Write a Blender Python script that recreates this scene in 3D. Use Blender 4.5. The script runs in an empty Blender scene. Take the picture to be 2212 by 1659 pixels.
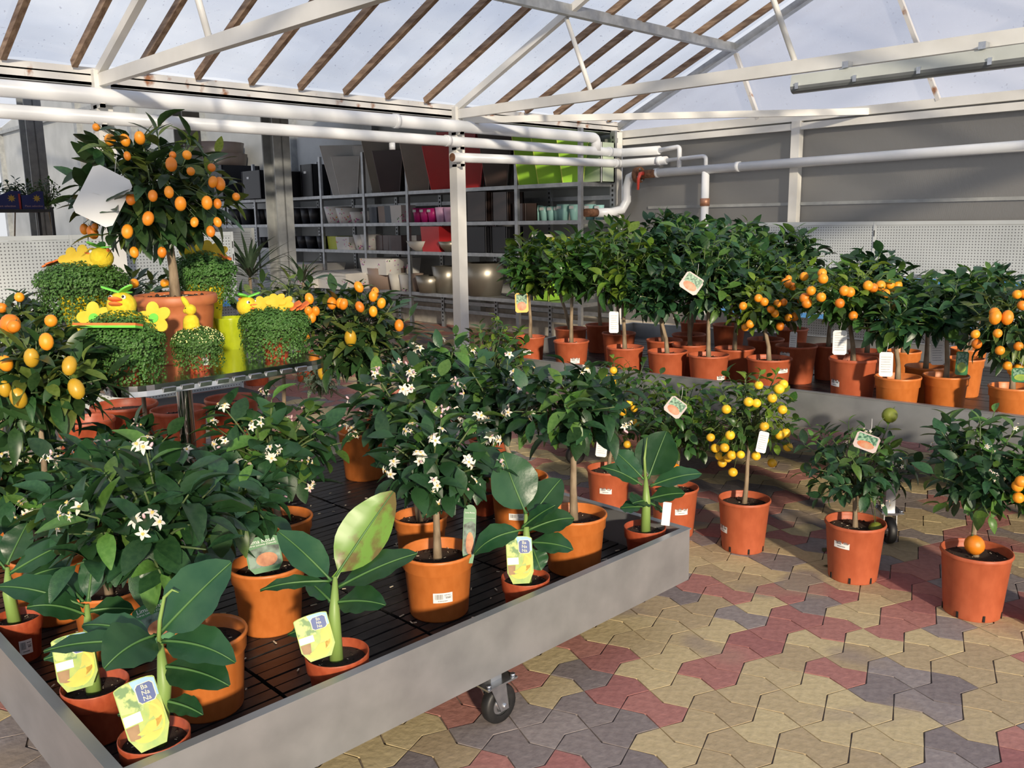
import bpy, math, random
from mathutils import Vector, Matrix
sc = bpy.context.scene
col = sc.collection
V = Vector
PI = math.pi

# ------------------------------------------------------------------ camera
YAW, PIT, ROL, FPX, H = 0.79925, 0.18417, -0.01488, 1899.25, 1.5
FW = V((-math.sin(YAW)*math.cos(PIT), math.cos(YAW)*math.cos(PIT), -math.sin(PIT)))
_r = V((math.cos(YAW), math.sin(YAW), 0)); _u = _r.cross(FW)
RT = _r*math.cos(ROL) + _u*math.sin(ROL)
UP = -_r*math.sin(ROL) + _u*math.cos(ROL)
CAM = V((0, 0, H))
cd = bpy.data.cameras.new('camera'); cam = bpy.data.objects.new('camera', cd); col.objects.link(cam)
cd.sensor_width = 36.0; cd.lens = FPX/2212*36.0; cd.clip_start = .05; cd.clip_end = 300
m3 = Matrix((RT, UP, -FW)).transposed()
cam.matrix_world = Matrix.Translation(CAM) @ m3.to_4x4()
sc.camera = cam

# ------------------------------------------------------------------ world, sun, exposure
SUN_TRAVEL = V((-.87*.966, .49*.966, -.259)).normalized()
SUN_STRENGTH, SKY_STRENGTH, EXPOSURE = 5.8, 0.95, -0.32
sc.view_settings.view_transform = 'Standard'; sc.view_settings.look = 'None'
sc.view_settings.exposure = EXPOSURE; sc.view_settings.gamma = 1.0
sc.view_settings.use_curve_mapping = False
sc.cycles.transparent_max_bounces = 16
sc.cycles.max_bounces = 8

w = bpy.data.worlds.new('sky'); sc.world = w; w.use_nodes = True
nt = w.node_tree; nt.nodes.clear()
tc = nt.nodes.new('ShaderNodeTexCoord'); sp = nt.nodes.new('ShaderNodeSeparateXYZ')
nt.links.new(tc.outputs['Generated'], sp.inputs[0])
rmp = nt.nodes.new('ShaderNodeValToRGB')
els = rmp.color_ramp.elements
els[0].position = 0.0; els[0].color = (1.05, 1.07, 1.10, 1)
els[1].position = 1.0; els[1].color = (.24, .36, .72, 1)
e = els.new(.18); e.color = (.88, .94, 1.08, 1)
e = els.new(.5); e.color = (.50, .62, .92, 1)
nt.links.new(sp.outputs['Z'], rmp.inputs[0])
mp = nt.nodes.new('ShaderNodeMapping'); mp.inputs['Scale'].default_value = (1.6, 1.6, 5.0)
nt.links.new(tc.outputs['Generated'], mp.inputs[0])
nz = nt.nodes.new('ShaderNodeTexNoise'); nz.inputs['Scale'].default_value = 1.7; nz.inputs['Detail'].default_value = 5
nt.links.new(mp.outputs[0], nz.inputs['Vector'])
cr = nt.nodes.new('ShaderNodeValToRGB'); cr.color_ramp.elements[0].position = .42; cr.color_ramp.elements[1].position = .68
nt.links.new(nz.outputs['Fac'], cr.inputs[0])
mx = nt.nodes.new('ShaderNodeMix'); mx.data_type = 'RGBA'
nt.links.new(cr.outputs[0], mx.inputs[0]); nt.links.new(rmp.outputs[0], mx.inputs[6]); mx.inputs[7].default_value = (1.35, 1.36, 1.40, 1)
bg = nt.nodes.new('ShaderNodeBackground'); bg.inputs[1].default_value = SKY_STRENGTH
nt.links.new(mx.outputs[2], bg.inputs[0])
wo = nt.nodes.new('ShaderNodeOutputWorld'); nt.links.new(bg.outputs[0], wo.inputs[0])

sl = bpy.data.lights.new('sun', 'SUN'); sl.energy = SUN_STRENGTH; sl.angle = math.radians(3.0); sl.color = (1.0, .86, .66)
so = bpy.data.objects.new('sun', sl); col.objects.link(so)
so.rotation_euler = SUN_TRAVEL.to_track_quat('-Z', 'Y').to_euler(); so.location = (8, -4, 6)

# ------------------------------------------------------------------ helpers
def ray(x, y): return FW + RT*((x-1106)/FPX) + UP*((829.5-y)/FPX)
def at(x, y, z): d = ray(x, y); return CAM + d*((z-H)/d.z)
def atx(x, y, X): d = ray(x, y); return CAM + d*(X/d.x)
def aty(x, y, Y): d = ray(x, y); return CAM + d*(Y/d.y)
def atw(x, y, wd): return CAM + ray(x, y)*wd
def depth(p): return (V(p)-CAM).dot(FW)

class MB:
    def __init__(s): s.v = []; s.f = []; s.m = []; s.sm = []
    def add(s, vs, fs, m=0, smooth=False):
        o = len(s.v); s.v += [tuple(p) for p in vs]
        for f in fs: s.f.append(tuple(i+o for i in f)); s.m.append(m); s.sm.append(smooth)
        return s
    def box(s, a, b, m=0):
        (x0, y0, z0), (x1, y1, z1) = a, b
        return s.add([(x0,y0,z0),(x1,y0,z0),(x1,y1,z0),(x0,y1,z0),(x0,y0,z1),(x1,y0,z1),(x1,y1,z1),(x0,y1,z1)],
                     [(0,3,2,1),(4,5,6,7),(0,1,5,4),(1,2,6,5),(2,3,7,6),(3,0,4,7)], m)
    def bar(s, p, q, wd, ht, m=0, up=(0,0,1)):
        p, q = V(p), V(q); d = (q-p).normalized(); up = V(up)
        sd = d.cross(up)
        if sd.length < 1e-4: sd = d.cross(V((0,1,0)))
        sd.normalize(); u = sd.cross(d)
        c = []
        for e in (p, q):
            for a, b in ((-1,-1),(1,-1),(1,1),(-1,1)): c.append(e + sd*(a*wd/2) + u*(b*ht/2))
        return s.add(c, [(3,2,1,0),(4,5,6,7),(0,1,5,4),(1,2,6,5),(2,3,7,6),(3,0,4,7)], m)
    def tube(s, pts, rad, n=8, m=0, cap=True):
        pts = [V(p) for p in pts]
        if not isinstance(rad, (list, tuple)): rad = [rad]*len(pts)
        vs = []; prev = None
        for i, p in enumerate(pts):
            t = (pts[min(i+1, len(pts)-1)] - pts[max(i-1, 0)]).normalized()
            if prev is None:
                a = V((0,0,1)) if abs(t.z) < .9 else V((1,0,0))
                x = t.cross(a).normalized()
            else:
                x = prev - t*prev.dot(t)
                if x.length < 1e-6: x = t.cross(V((1,0,0)))
                x.normalize()
            prev = x; y = t.cross(x)
            for k in range(n):
                an = 2*PI*k/n; vs.append(p + (x*math.cos(an) + y*math.sin(an))*rad[i])
        fs = []
        for i in range(len(pts)-1):
            for k in range(n):
                k2 = (k+1) % n; fs.append((i*n+k, i*n+k2, (i+1)*n+k2, (i+1)*n+k))
        s.add(vs, fs, m, True)
        if cap:
            o = len(s.v) - len(vs)
            s.f.append(tuple(o+k for k in reversed(range(n)))); s.m.append(m); s.sm.append(False)
            s.f.append(tuple(o+(len(pts)-1)*n+k for k in range(n))); s.m.append(m); s.sm.append(False)
        return s
    def lathe(s, prof, n=24, m=0, c=(0,0,0), cap0=False, cap1=False, sx=1, sy=1, mats=None):
        vs = []
        for r, z in prof:
            for k in range(n):
                a = 2*PI*k/n; vs.append((c[0]+r*sx*math.cos(a), c[1]+r*sy*math.sin(a), c[2]+z))
        o = len(s.v); s.v += vs
        for i in range(len(prof)-1):
            for k in range(n):
                k2 = (k+1) % n
                s.f.append((o+i*n+k, o+i*n+k2, o+(i+1)*n+k2, o+(i+1)*n+k)); s.m.append(mats[i] if mats else m); s.sm.append(True)
        if cap0: s.f.append(tuple(o+k for k in reversed(range(n)))); s.m.append(m); s.sm.append(False)
        if cap1: s.f.append(tuple(o+(len(prof)-1)*n+k for k in range(n))); s.m.append(m); s.sm.append(False)
        return s
    def ball(s, c, r, n=12, m=0, rz=None, mat=None):
        h = n//2; vs = []; rz = rz or r
        for i in range(h+1):
            th = PI*i/h
            for k in range(n):
                a = 2*PI*k/n; q = V((r*math.sin(th)*math.cos(a), r*math.sin(th)*math.sin(a), rz*math.cos(th)))
                if mat: q = mat @ q
                vs.append(q + V(c))
        fs = [(i*n+k, (i+1)*n+k, (i+1)*n+(k+1)%n, i*n+(k+1)%n) for i in range(h) for k in range(n)]
        return s.add(vs, fs, m, True)
    def prism(s, poly, z0, z1, m=0):
        n = len(poly)
        vs = [(x, y, z0) for x, y in poly] + [(x, y, z1) for x, y in poly]
        fs = [tuple(reversed(range(n))), tuple(range(n, 2*n))] + [(i, (i+1)%n, n+(i+1)%n, n+i) for i in range(n)]
        return s.add(vs, fs, m)
    def mesh(s, name, mats):
        me = bpy.data.meshes.new(name); me.from_pydata(s.v, [], s.f)
        for mm in (mats if isinstance(mats, (list, tuple)) else [mats]): me.materials.append(mm)
        me.polygons.foreach_set('material_index', s.m); me.polygons.foreach_set('use_smooth', s.sm)
        me.update(); return me
    def build(s, name, mats, parent=None, loc=None, **kw):
        return obj(name, s.mesh(name, mats), parent, loc, **kw)

def obj(name, data, parent=None, loc=None, mat=None, label=None, cat=None, group=None, kind=None):
    o = bpy.data.objects.new(name, data); col.objects.link(o)
    if parent is not None: o.parent = parent
    if loc is not None: o.location = loc
    if mat is not None: o.matrix_local = mat
    if label: o['label'] = label
    if cat: o['category'] = cat
    if group: o['group'] = group
    if kind: o['kind'] = kind
    return o
def thing(name, label, cat, loc=(0,0,0), rz=0, group=None):
    o = obj(name, None, None, loc, label=label, cat=cat, group=group); o.rotation_euler = (0, 0, rz); o.empty_display_size = .05
    return o
def frame(o, y, z):
    """matrix at o, local Y along y, local Z towards z"""
    y = V(y).normalized(); x = y.cross(V(z))
    if x.length < 1e-5: x = y.cross(V((1, .1, 0)))
    x.normalize(); z = x.cross(y)
    m = Matrix((x, y, z)).transposed().to_4x4(); m.translation = V(o); return m

# ------------------------------------------------------------------ materials
MATS = {}
def M(name, c1, c2=None, scale=8, rough=.5, metal=0, bump=0, spec=.5, detail=4, var=0, trans=0, stretch=None, lo=.35, hi=.65, bscale=None):
    if name in MATS: return MATS[name]
    m = bpy.data.materials.new(name); m.use_nodes = True; n = m.node_tree; b = n.nodes['Principled BSDF']; out = n.nodes['Material Output']
    b.inputs['Roughness'].default_value = rough; b.inputs['Metallic'].default_value = metal
    b.inputs['Specular IOR Level'].default_value = spec
    c2 = c2 or tuple(min(1, x*1.12) for x in c1)
    t = n.nodes.new('ShaderNodeTexCoord'); src = t.outputs['Object']
    if stretch:
        mpn = n.nodes.new('ShaderNodeMapping'); mpn.inputs['Scale'].default_value = stretch; n.links.new(src, mpn.inputs[0]); src = mpn.outputs[0]
    no = n.nodes.new('ShaderNodeTexNoise'); no.inputs['Scale'].default_value = scale; no.inputs['Detail'].default_value = detail
    n.links.new(src, no.inputs['Vector'])
    r = n.nodes.new('ShaderNodeValToRGB'); r.color_ramp.elements[0].position = lo; r.color_ramp.elements[1].position = hi
    r.color_ramp.elements[0].color = (*c1, 1); r.color_ramp.elements[1].color = (*c2, 1)
    n.links.new(no.outputs['Fac'], r.inputs[0]); cs = r.outputs[0]
    if var:
        oi = n.nodes.new('ShaderNodeObjectInfo'); mr = n.nodes.new('ShaderNodeMapRange')
        mr.inputs[3].default_value = 1-var; mr.inputs[4].default_value = 1+var
        n.links.new(oi.outputs['Random'], mr.inputs[0])
        hs = n.nodes.new('ShaderNodeHueSaturation'); n.links.new(mr.outputs[0], hs.inputs['Value'])
        m2 = n.nodes.new('ShaderNodeMapRange'); m2.inputs[3].default_value = .5-var*.05; m2.inputs[4].default_value = .5+var*.05
        n.links.new(oi.outputs['Random'], m2.inputs[0]); n.links.new(m2.outputs[0], hs.inputs['Hue'])
        n.links.new(cs, hs.inputs['Color']); cs = hs.outputs[0]
    n.links.new(cs, b.inputs['Base Color'])
    if bump:
        bp = n.nodes.new('ShaderNodeBump'); bp.inputs['Strength'].default_value = bump; bp.inputs['Distance'].default_value = .01
        if bscale:
            nb = n.nodes.new('ShaderNodeTexNoise'); nb.inputs['Scale'].default_value = bscale; nb.inputs['Detail'].default_value = 3; n.links.new(src, nb.inputs['Vector']); n.links.new(nb.outputs['Fac'], bp.inputs['Height'])
        else: n.links.new(no.outputs['Fac'], bp.inputs['Height'])
        n.links.new(bp.outputs[0], b.inputs['Normal'])
    if trans:
        tr = n.nodes.new('ShaderNodeBsdfTranslucent'); hs2 = n.nodes.new('ShaderNodeHueSaturation'); hs2.inputs['Value'].default_value = 1.6; hs2.inputs['Hue'].default_value = .48
        n.links.new(cs, hs2.inputs['Color']); n.links.new(hs2.outputs[0], tr.inputs[0])
        ms = n.nodes.new('ShaderNodeMixShader'); ms.inputs[0].default_value = trans
        n.links.new(b.outputs[0], ms.inputs[1]); n.links.new(tr.outputs[0], ms.inputs[2]); n.links.new(ms.outputs[0], out.inputs[0])
    MATS[name] = m; return m

def M_glaze(name, tint, clear, body, rough=.08, gloss=.06, speck=True, rib=0):
    """roof/wall glazing: mostly see-through, partly milky, a little glossy, with dirt specks"""
    m = bpy.data.materials.new(name); m.use_nodes = True; n = m.node_tree; n.nodes.clear()
    out = n.nodes.new('ShaderNodeOutputMaterial')
    tr = n.nodes.new('ShaderNodeBsdfTransparent'); tr.inputs[0].default_value = (*tint, 1)
    df = n.nodes.new('ShaderNodeBsdfDiffuse'); df.inputs[0].default_value = (*body, 1)
    tl = n.nodes.new('ShaderNodeBsdfTranslucent'); tl.inputs[0].default_value = (*body, 1)
    a = n.nodes.new('ShaderNodeMixShader'); a.inputs[0].default_value = .5; n.links.new(df.outputs[0], a.inputs[1]); n.links.new(tl.outputs[0], a.inputs[2])
    mixf = n.nodes.new('ShaderNodeMixShader')
    t = n.nodes.new('ShaderNodeTexCoord')
    no = n.nodes.new('ShaderNodeTexNoise'); no.inputs['Scale'].default_value = 1.3; no.inputs['Detail'].default_value = 4; n.links.new(t.outputs['Object'], no.inputs['Vector'])
    mr = n.nodes.new('ShaderNodeMapRange'); mr.inputs[1].default_value = .3; mr.inputs[2].default_value = .7
    mr.inputs[3].default_value = clear+.07; mr.inputs[4].default_value = clear-.09
    n.links.new(no.outputs['Fac'], mr.inputs[0]); fac = mr.outputs[0]
    if speck:
        vo = n.nodes.new('ShaderNodeTexNoise'); vo.inputs['Scale'].default_value = 34; vo.inputs['Detail'].default_value = 2; n.links.new(t.outputs['Object'], vo.inputs['Vector'])
        r = n.nodes.new('ShaderNodeValToRGB'); r.color_ramp.elements[0].position = .69; r.color_ramp.elements[1].position = .73
        r.color_ramp.elements[0].color = (1,1,1,1); r.color_ramp.elements[1].color = (.35,.35,.35,1)
        n.links.new(vo.outputs['Fac'], r.inputs[0])
        mu = n.nodes.new('ShaderNodeMath'); mu.operation = 'MULTIPLY'; n.links.new(fac, mu.inputs[0]); n.links.new(r.outputs[0], mu.inputs[1]); fac = mu.outputs[0]
    n.links.new(fac, mixf.inputs[0]); n.links.new(a.outputs[0], mixf.inputs[1]); n.links.new(tr.outputs[0], mixf.inputs[2])
    gl = n.nodes.new('ShaderNodeBsdfGlossy'); gl.inputs['Roughness'].default_value = rough
    if rib:
        wv = n.nodes.new('ShaderNodeTexWave'); wv.inputs['Scale'].default_value = rib; n.links.new(t.outputs['Object'], wv.inputs['Vector'])
        bp = n.nodes.new('ShaderNodeBump'); bp.inputs['Strength'].default_value = .4; bp.inputs['Distance'].default_value = .004
        n.links.new(wv.outputs['Fac'], bp.inputs['Height']); n.links.new(bp.outputs[0], gl.inputs['Normal']); n.links.new(bp.outputs[0], df.inputs['Normal'])
    fm = n.nodes.new('ShaderNodeMixShader'); fm.inputs[0].default_value = gloss
    n.links.new(mixf.outputs[0], fm.inputs[1]); n.links.new(gl.outputs[0], fm.inputs[2]); n.links.new(fm.outputs[0], out.inputs[0])
    MATS[name] = m; return m

white = M('white_paint', (.74,.72,.67), (.82,.80,.75), 5, .45)
whitepipe = M('white_pipe', (.72,.74,.76), (.80,.81,.83), 4, .35)
rustw = M('rusty_white_paint', (.30,.13,.06), (.66,.64,.61), 9, .6, detail=8, lo=.30, hi=.42, bump=.15)
wood = M('weathered_wood', (.16,.09,.05), (.36,.24,.15), 6, .7, stretch=(1,6,6), bump=.3, detail=7)
galv = M('galvanised_steel', (.34,.35,.36), (.45,.46,.47), 14, .42, .75, detail=6)
galvd = M('dull_galvanised', (.32,.33,.33), (.42,.43,.42), 10, .55, .3)
alu = M('aluminium_sheet', (.34,.35,.36), (.44,.45,.46), 7, .42, .65, detail=8, stretch=(1,.4,1))
zinc = M('bright_zinc', (.55,.57,.60), (.72,.74,.76), 30, .25, .95)
rubber = M('black_rubber', (.012,.012,.013), (.02,.02,.02), 30, .5)
blackpl = M('black_tray_plastic', (.010,.010,.011), (.028,.026,.025), 25, .38, detail=6)
steel = M('polished_steel', (.55,.54,.53), (.66,.65,.64), 3, .13, 1.0)
concrete = M('concrete', (.36,.33,.28), (.50,.46,.40), 9, .85, bump=.25, detail=8)
soil = M('potting_soil', (.018,.011,.007), (.075,.045,.028), 60, .95, bump=.8, detail=8)
bark = M('citrus_bark', (.16,.11,.065), (.34,.26,.17), 30, .8, bump=.5, stretch=(1,1,.35), detail=6)
twigm = M('green_twig', (.05,.09,.03), (.11,.15,.05), 20, .6)
pot_o = M('orange_plastic', (.55,.155,.030), (.62,.185,.040), 5, .42)
pot_t = M('terracotta_plastic', (.40,.088,.034), (.47,.112,.046), 4, .5)
pot_r = M('brick_red_plastic', (.34,.060,.022), (.42,.085,.032), 5, .45)
pot_big = M('terracotta_glaze', (.44,.13,.045), (.50,.16,.06), 4, .5)
yel = M('yellow_plastic', (.66,.49,.015), (.72,.56,.02), 3, .4)
lime = M('lime_plastic', (.34,.42,.012), (.42,.50,.018), 3, .28)
mint_foam = M('green_foam', (.14,.55,.06), (.18,.62,.08), 20, .8)
or_foam = M('orange_foam', (.75,.16,.03), (.85,.22,.05), 20, .8)
yl_foam = M('yellow_foam', (.70,.47,.03), (.76,.54,.05), 20, .85)
yl_felt = M('yellow_plush', (.70,.52,.02), (.78,.60,.035), 60, .95, bump=.4)
white_tag = M('white_card', (.78,.78,.76), (.84,.84,.82), 6, .5)
blackp = M('black_print', (.01,.01,.01), (.015,.015,.015), 6, .5)

LEAF = {
 'lemon': (M('lemon_leaf', (.018,.060,.022), (.030,.088,.030), 9, .36, var=.35, trans=.16, bump=.15, bscale=60),
           M('lemon_leaf_young', (.075,.17,.030), (.11,.22,.045), 9, .38, var=.25, trans=.25)),
 'kumquat': (M('kumquat_leaf', (.020,.055,.016), (.036,.082,.024), 9, .38, var=.35, trans=.16),
             M('kumquat_leaf_pale', (.10,.15,.025), (.15,.20,.045), 9, .42, var=.25, trans=.22)),
 'orange': (M('orange_leaf', (.028,.080,.016), (.050,.120,.024), 9, .34, var=.35, trans=.16),
            M('orange_leaf_young', (.11,.20,.020), (.17,.27,.035), 9, .38, var=.25, trans=.28)),
 'small': (M('calamondin_leaf', (.032,.085,.016), (.056,.125,.026), 9, .38, var=.35, trans=.18),
           M('calamondin_leaf_young', (.13,.22,.020), (.19,.28,.035), 9, .4, var=.25, trans=.28)),
}
ban_leaf = M('banana_leaf', (.014,.060,.022), (.028,.085,.030), 12, .36, trans=.14, var=.25, bump=.12, bscale=40)
ban_young = M('banana_leaf_young', (.17,.33,.045), (.17,.13,.035), 9, .36, trans=.25, lo=.53, hi=.59, detail=5, stretch=(1.4,.7,1))
ban_rib = M('banana_midrib', (.055,.14,.035), (.085,.19,.05), 12, .45)
ban_stem = M('banana_stem', (.17,.29,.06), (.26,.37,.10), 10, .45, stretch=(1,1,.2))
petal = M('white_petal', (.82,.78,.68), (.88,.85,.78), 40, .6, trans=.2)
pinkp = M('pink_bud', (.62,.30,.38), (.80,.60,.62), 60, .55)
stamen = M('yellow_stamen', (.72,.50,.14), (.80,.58,.20), 60, .7)
fr_or = M('kumquat_skin', (.80,.235,.012), (.86,.30,.02), 60, .36, bump=.12, var=.18, bscale=220)
fr_ye = M('calamondin_skin', (.84,.46,.02), (.88,.54,.03), 60, .36, bump=.12, var=.15, bscale=200)
fr_gr = M('green_fruit_skin', (.15,.19,.02), (.22,.25,.03), 50, .4, bump=.3, bscale=160)
fr_ol = M('ripening_kumquat_skin', (.42,.28,.02), (.62,.33,.02), 20, .36)
moss = M('moss_leaf', (.050,.150,.026), (.085,.21,.042), 30, .55, var=.2, trans=.15)
stemfine = M('fine_stem', (.10,.10,.04), (.16,.15,.06), 30, .8)

rng = random.Random(11)
# lettering meshes (unit size), made once while the scene is still empty
TXT = {}
for body in ('Ba', 'Na', 'Lima Rossa', 'Citrus Limonia (Osbeck)', 'Plant selection', 'R'):
    c_ = bpy.data.curves.new('t', 'FONT'); c_.body = body; c_.size = 1; c_.align_x = 'CENTER'; c_.align_y = 'CENTER'; c_.extrude = .01; c_.resolution_u = 2
    o_ = bpy.data.objects.new('t', c_); col.objects.link(o_)
    TXT[body] = bpy.data.meshes.new_from_object(o_.evaluated_get(bpy.context.evaluated_depsgraph_get()))
    bpy.data.objects.remove(o_); bpy.data.curves.remove(c_)
def text(name, body, size, mat, parent, loc):
    key = (body, mat.name)
    if key not in TXT:
        TXT[key] = TXT[body].copy(); TXT[key].materials.clear(); TXT[key].materials.append(mat)
    o = obj(name, TXT[key], parent, loc); o.scale = (size, size, min(size, .04)); return o

# ================================================================== SETTING
XG, YW, EAVE, SLOPE, XR = -6.7, 8.35, 2.58, .44, -3.6
ZR = EAVE + SLOPE*(XR-XG)
# ---- floor with bone-shaped pavers
joint = M('joint_sand', (.16,.13,.11), (.24,.20,.17), 30, .95, bump=.3)
f = MB(); f.box((-33,-4,-.06), (4,9,-.006)); floor = f.build('floor', joint); floor['kind'] = 'structure'
def M_paver(name, a, b, other):
    m = M(name, a, b, 40, .82, bump=.25, detail=8, var=.16)
    n = m.node_tree; bs = n.nodes['Principled BSDF']; src = bs.inputs['Base Color'].links[0].from_socket
    oi = n.nodes.new('ShaderNodeObjectInfo'); t = n.nodes.new('ShaderNodeNewGeometry')
    no = n.nodes.new('ShaderNodeTexNoise'); no.inputs['Scale'].default_value = 2.6; no.inputs['Detail'].default_value = 1
    n.links.new(t.outputs['Position'], no.inputs['Vector'])
    r = n.nodes.new('ShaderNodeValToRGB'); r.color_ramp.elements[0].position = .60; r.color_ramp.elements[1].position = .70
    n.links.new(no.outputs['Fac'], r.inputs[0])
    mi = n.nodes.new('ShaderNodeMix'); mi.data_type = 'RGBA'; n.links.new(r.outputs[0], mi.inputs[0]); n.links.new(src, mi.inputs[6]); mi.inputs[7].default_value = (*other, 1)
    n.links.new(mi.outputs[2], bs.inputs['Base Color']); return m
pv = [M_paver('red_paver', (.36,.150,.130), (.44,.19,.165), (.40,.22,.17)),
      M_paver('yellow_paver', (.47,.365,.205), (.55,.43,.25), (.32,.25,.20)),
      M_paver('grey_paver', (.235,.195,.185), (.295,.25,.235), (.33,.26,.20))]
PP = .1495
g = .0018
half = [(-.1028+g,0),(-.07475+g*.6,-.07475+g),(0,-.0445+g),(.07475-g*.6,-.07475+g),(.1028-g,0),(.07475-g*.6,.07475-g),(0,.0445-g),(-.07475+g*.6,.07475-g)]
def paver_mesh(m):
    b = MB(); n = 8; inn = [(x*.994, y*.994) for x, y in half]
    vs = [(x,y,-.03) for x,y in half] + [(x,y,-.0004) for x,y in half] + [(x,y,0) for x,y in inn]
    fs = [(i,(i+1)%n,n+(i+1)%n,n+i) for i in range(n)] + [(n+i,n+(i+1)%n,2*n+(i+1)%n,2*n+i) for i in range(n)]
    fs += [(16,17,18,22,23),(18,19,20,21,22)]
    b.add(vs, fs); return b.mesh('paver', m)
pmesh = [paver_mesh(m) for m in pv]
prg = random.Random(5); cells = []; colour = {}
for i in range(-78, 14):
    for j in range(-24, 42):
        c = V((-1.646+PP*i, 2.203+PP*j, 0))
        q = prg.random()
        nb = [colour.get((i-1,j)), colour.get((i,j-1))]; nb = [k for k in nb if k is not None]
        k = prg.choice(nb) if nb and q < .38 else prg.choices([0,1,2], [.33,.37,.30])[0]
        colour[(i,j)] = k
        d = c-CAM; wd = d.dot(FW)
        vis = False
        if wd > .3:
            px = 1106+FPX*d.dot(RT)/wd; py = 829.5-FPX*d.dot(UP)/wd
            vis = -40 < px < 2260 and 500 < py < 1720 and not (c.x < -1.85 and c.y < 2.62)
        cells.append((0 if vis else 1, d.length, i, j, k, c))
cells.sort(key=lambda t: t[:2])
for n_, (vv, dl, i, j, k, c) in enumerate(cells[:300]):
    o = obj('paver', pmesh[k], floor, (c.x, c.y, prg.uniform(-.0006, .0006)))
    if (i+j) % 2: o.rotation_euler = (0, 0, PI/2)
rest = MB()
for vv, dl, i, j, k, c in cells[300:]:
    rot = (i+j) % 2; n = 8; vs = []
    for zz, s in ((-.02, 1), (-.001, .985)):
        for x, y in half:
            if rot: x, y = -y, x
            vs.append((c.x+x*s, c.y+y*s, zz))
    rest.add(vs, [(i_,(i_+1)%n,n+(i_+1)%n,n+i_) for i_ in range(n)] + ([(8,9,10,14,15),(10,11,12,13,14)]), k)
rest.build('distant_pavers', pv, floor, kind='stuff')

# ---- gable end wall (Y = YW) and its continuation behind the shelf
poly_low = M_glaze('polycarbonate_lower', (.55,.53,.50), .10, (.31,.30,.285), .22, .10, False, 60)
poly_up = M_glaze('gable_film', (.86,.87,.93), .62, (.62,.62,.68), .15, .06, True)
hallpanel = M('hall_panel', (.40,.41,.40), (.48,.49,.48), 2, .6)
wall = obj('wall_end', None); wall['kind'] = 'structure'
b = MB(); b.box((-31, YW, 0), (0.5, YW+.12, .30)); b.build('kerb', concrete, wall)
xs = [XG, -4.46, .5]
for a, c in zip(xs, xs[1:]):
    b = MB(); b.box((a+.002, YW+.03, .30), (c-.002, YW+.05, 2.47)); b.build('wall_panel', poly_low, wall)
def roofz(x): return EAVE + SLOPE*(min(x, 2*XR-x)-XG)
gx = [XG, -4.9, -3.13, -1.5, -.5]
for a, c in zip(gx, gx[1:]):
    pts = [a] + ([XR] if a < XR < c else []) + [c]
    sh = lambda x, z: x - (.44*(z-2.5) if -6 < x < -1 else 0)
    vs = [(a, YW+.04, 2.46), (c, YW+.04, 2.46)]
    xa, xc = a, c
    for _ in range(6): xa = sh(a, roofz(xa)); xc = sh(c, roofz(xc))
    top = [(xc, YW+.04, roofz(xc))] + ([(XR, YW+.04, ZR)] if xa < XR < xc else []) + [(xa, YW+.04, roofz(xa))]
    b = MB(); b.add(vs+top, [tuple(range(len(vs)+len(top)))]); b.build('gable_pane', poly_up, wall)
b = MB(); b.box((XG, YW-.03, 2.42), (.3, YW+.03, 2.50)); b.build('gable_beam', white, wall)
b = MB(); b.box((XG-.1, YW-.05, 2.335), (.3, YW+.01, 2.40)); b.build('gable_rail', white, wall)
for i, x in enumerate((-4.46,)):
    b = MB(); b.box((x-.045, YW-.06, .25), (x+.045, YW+.02, 2.42)); b.build('wall_post', white, wall)
for x in (-4.9, -3.13, -1.5):
    zt = roofz(x-.5); b = MB(); b.bar((x, YW-.01, 2.48), (x-.44*(zt-2.5), YW-.01, zt), .035, .05, up=(0,1,0)); b.build('gable_stud', rustw, wall)
for sgn in (1, -1):
    b = MB(); xe = XG if sgn > 0 else 2*XR-XG
    b.bar((xe, YW-.02, EAVE-.03), (XR, YW-.02, ZR-.03), .07, .08, up=(0,1,0)); b.build('gable_rafter', galv, wall)
b = MB(); b.bar((XG+.4, YW+.02, 1.62), (.3, YW+.02, 1.62), .02, .03); b.build('panel_joint', galvd, wall)
# tall hall wall behind the shelf
xs = [-31, -27.6, -24.2, -20.8, -17.4, -14, -11.6, -9.2, XG-.05]
hz = lambda x: min(2.46+.15*(XG-x), 5.3-.13*(-25-x) if x < -25 else 9)
for a, c in zip(xs, xs[1:]):
    b = MB(); b.add([(a+.02,YW+.03,.30),(c-.02,YW+.03,.30),(c-.02,YW+.03,hz(c)),(a+.02,YW+.03,hz(a))], [(0,1,2,3)]); b.build('hall_panel', hallpanel, wall)
    b = MB(); b.box((a-.11, YW-.10, .2), (a+.11, YW+.03, hz(a))); b.build('hall_stud', galvd, wall)
b = MB(); b.bar((-31, YW-.04, 4.36), (-17.8, YW-.04, 4.36), .06, .10); b.build('hall_rail', galvd, wall)

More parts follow.
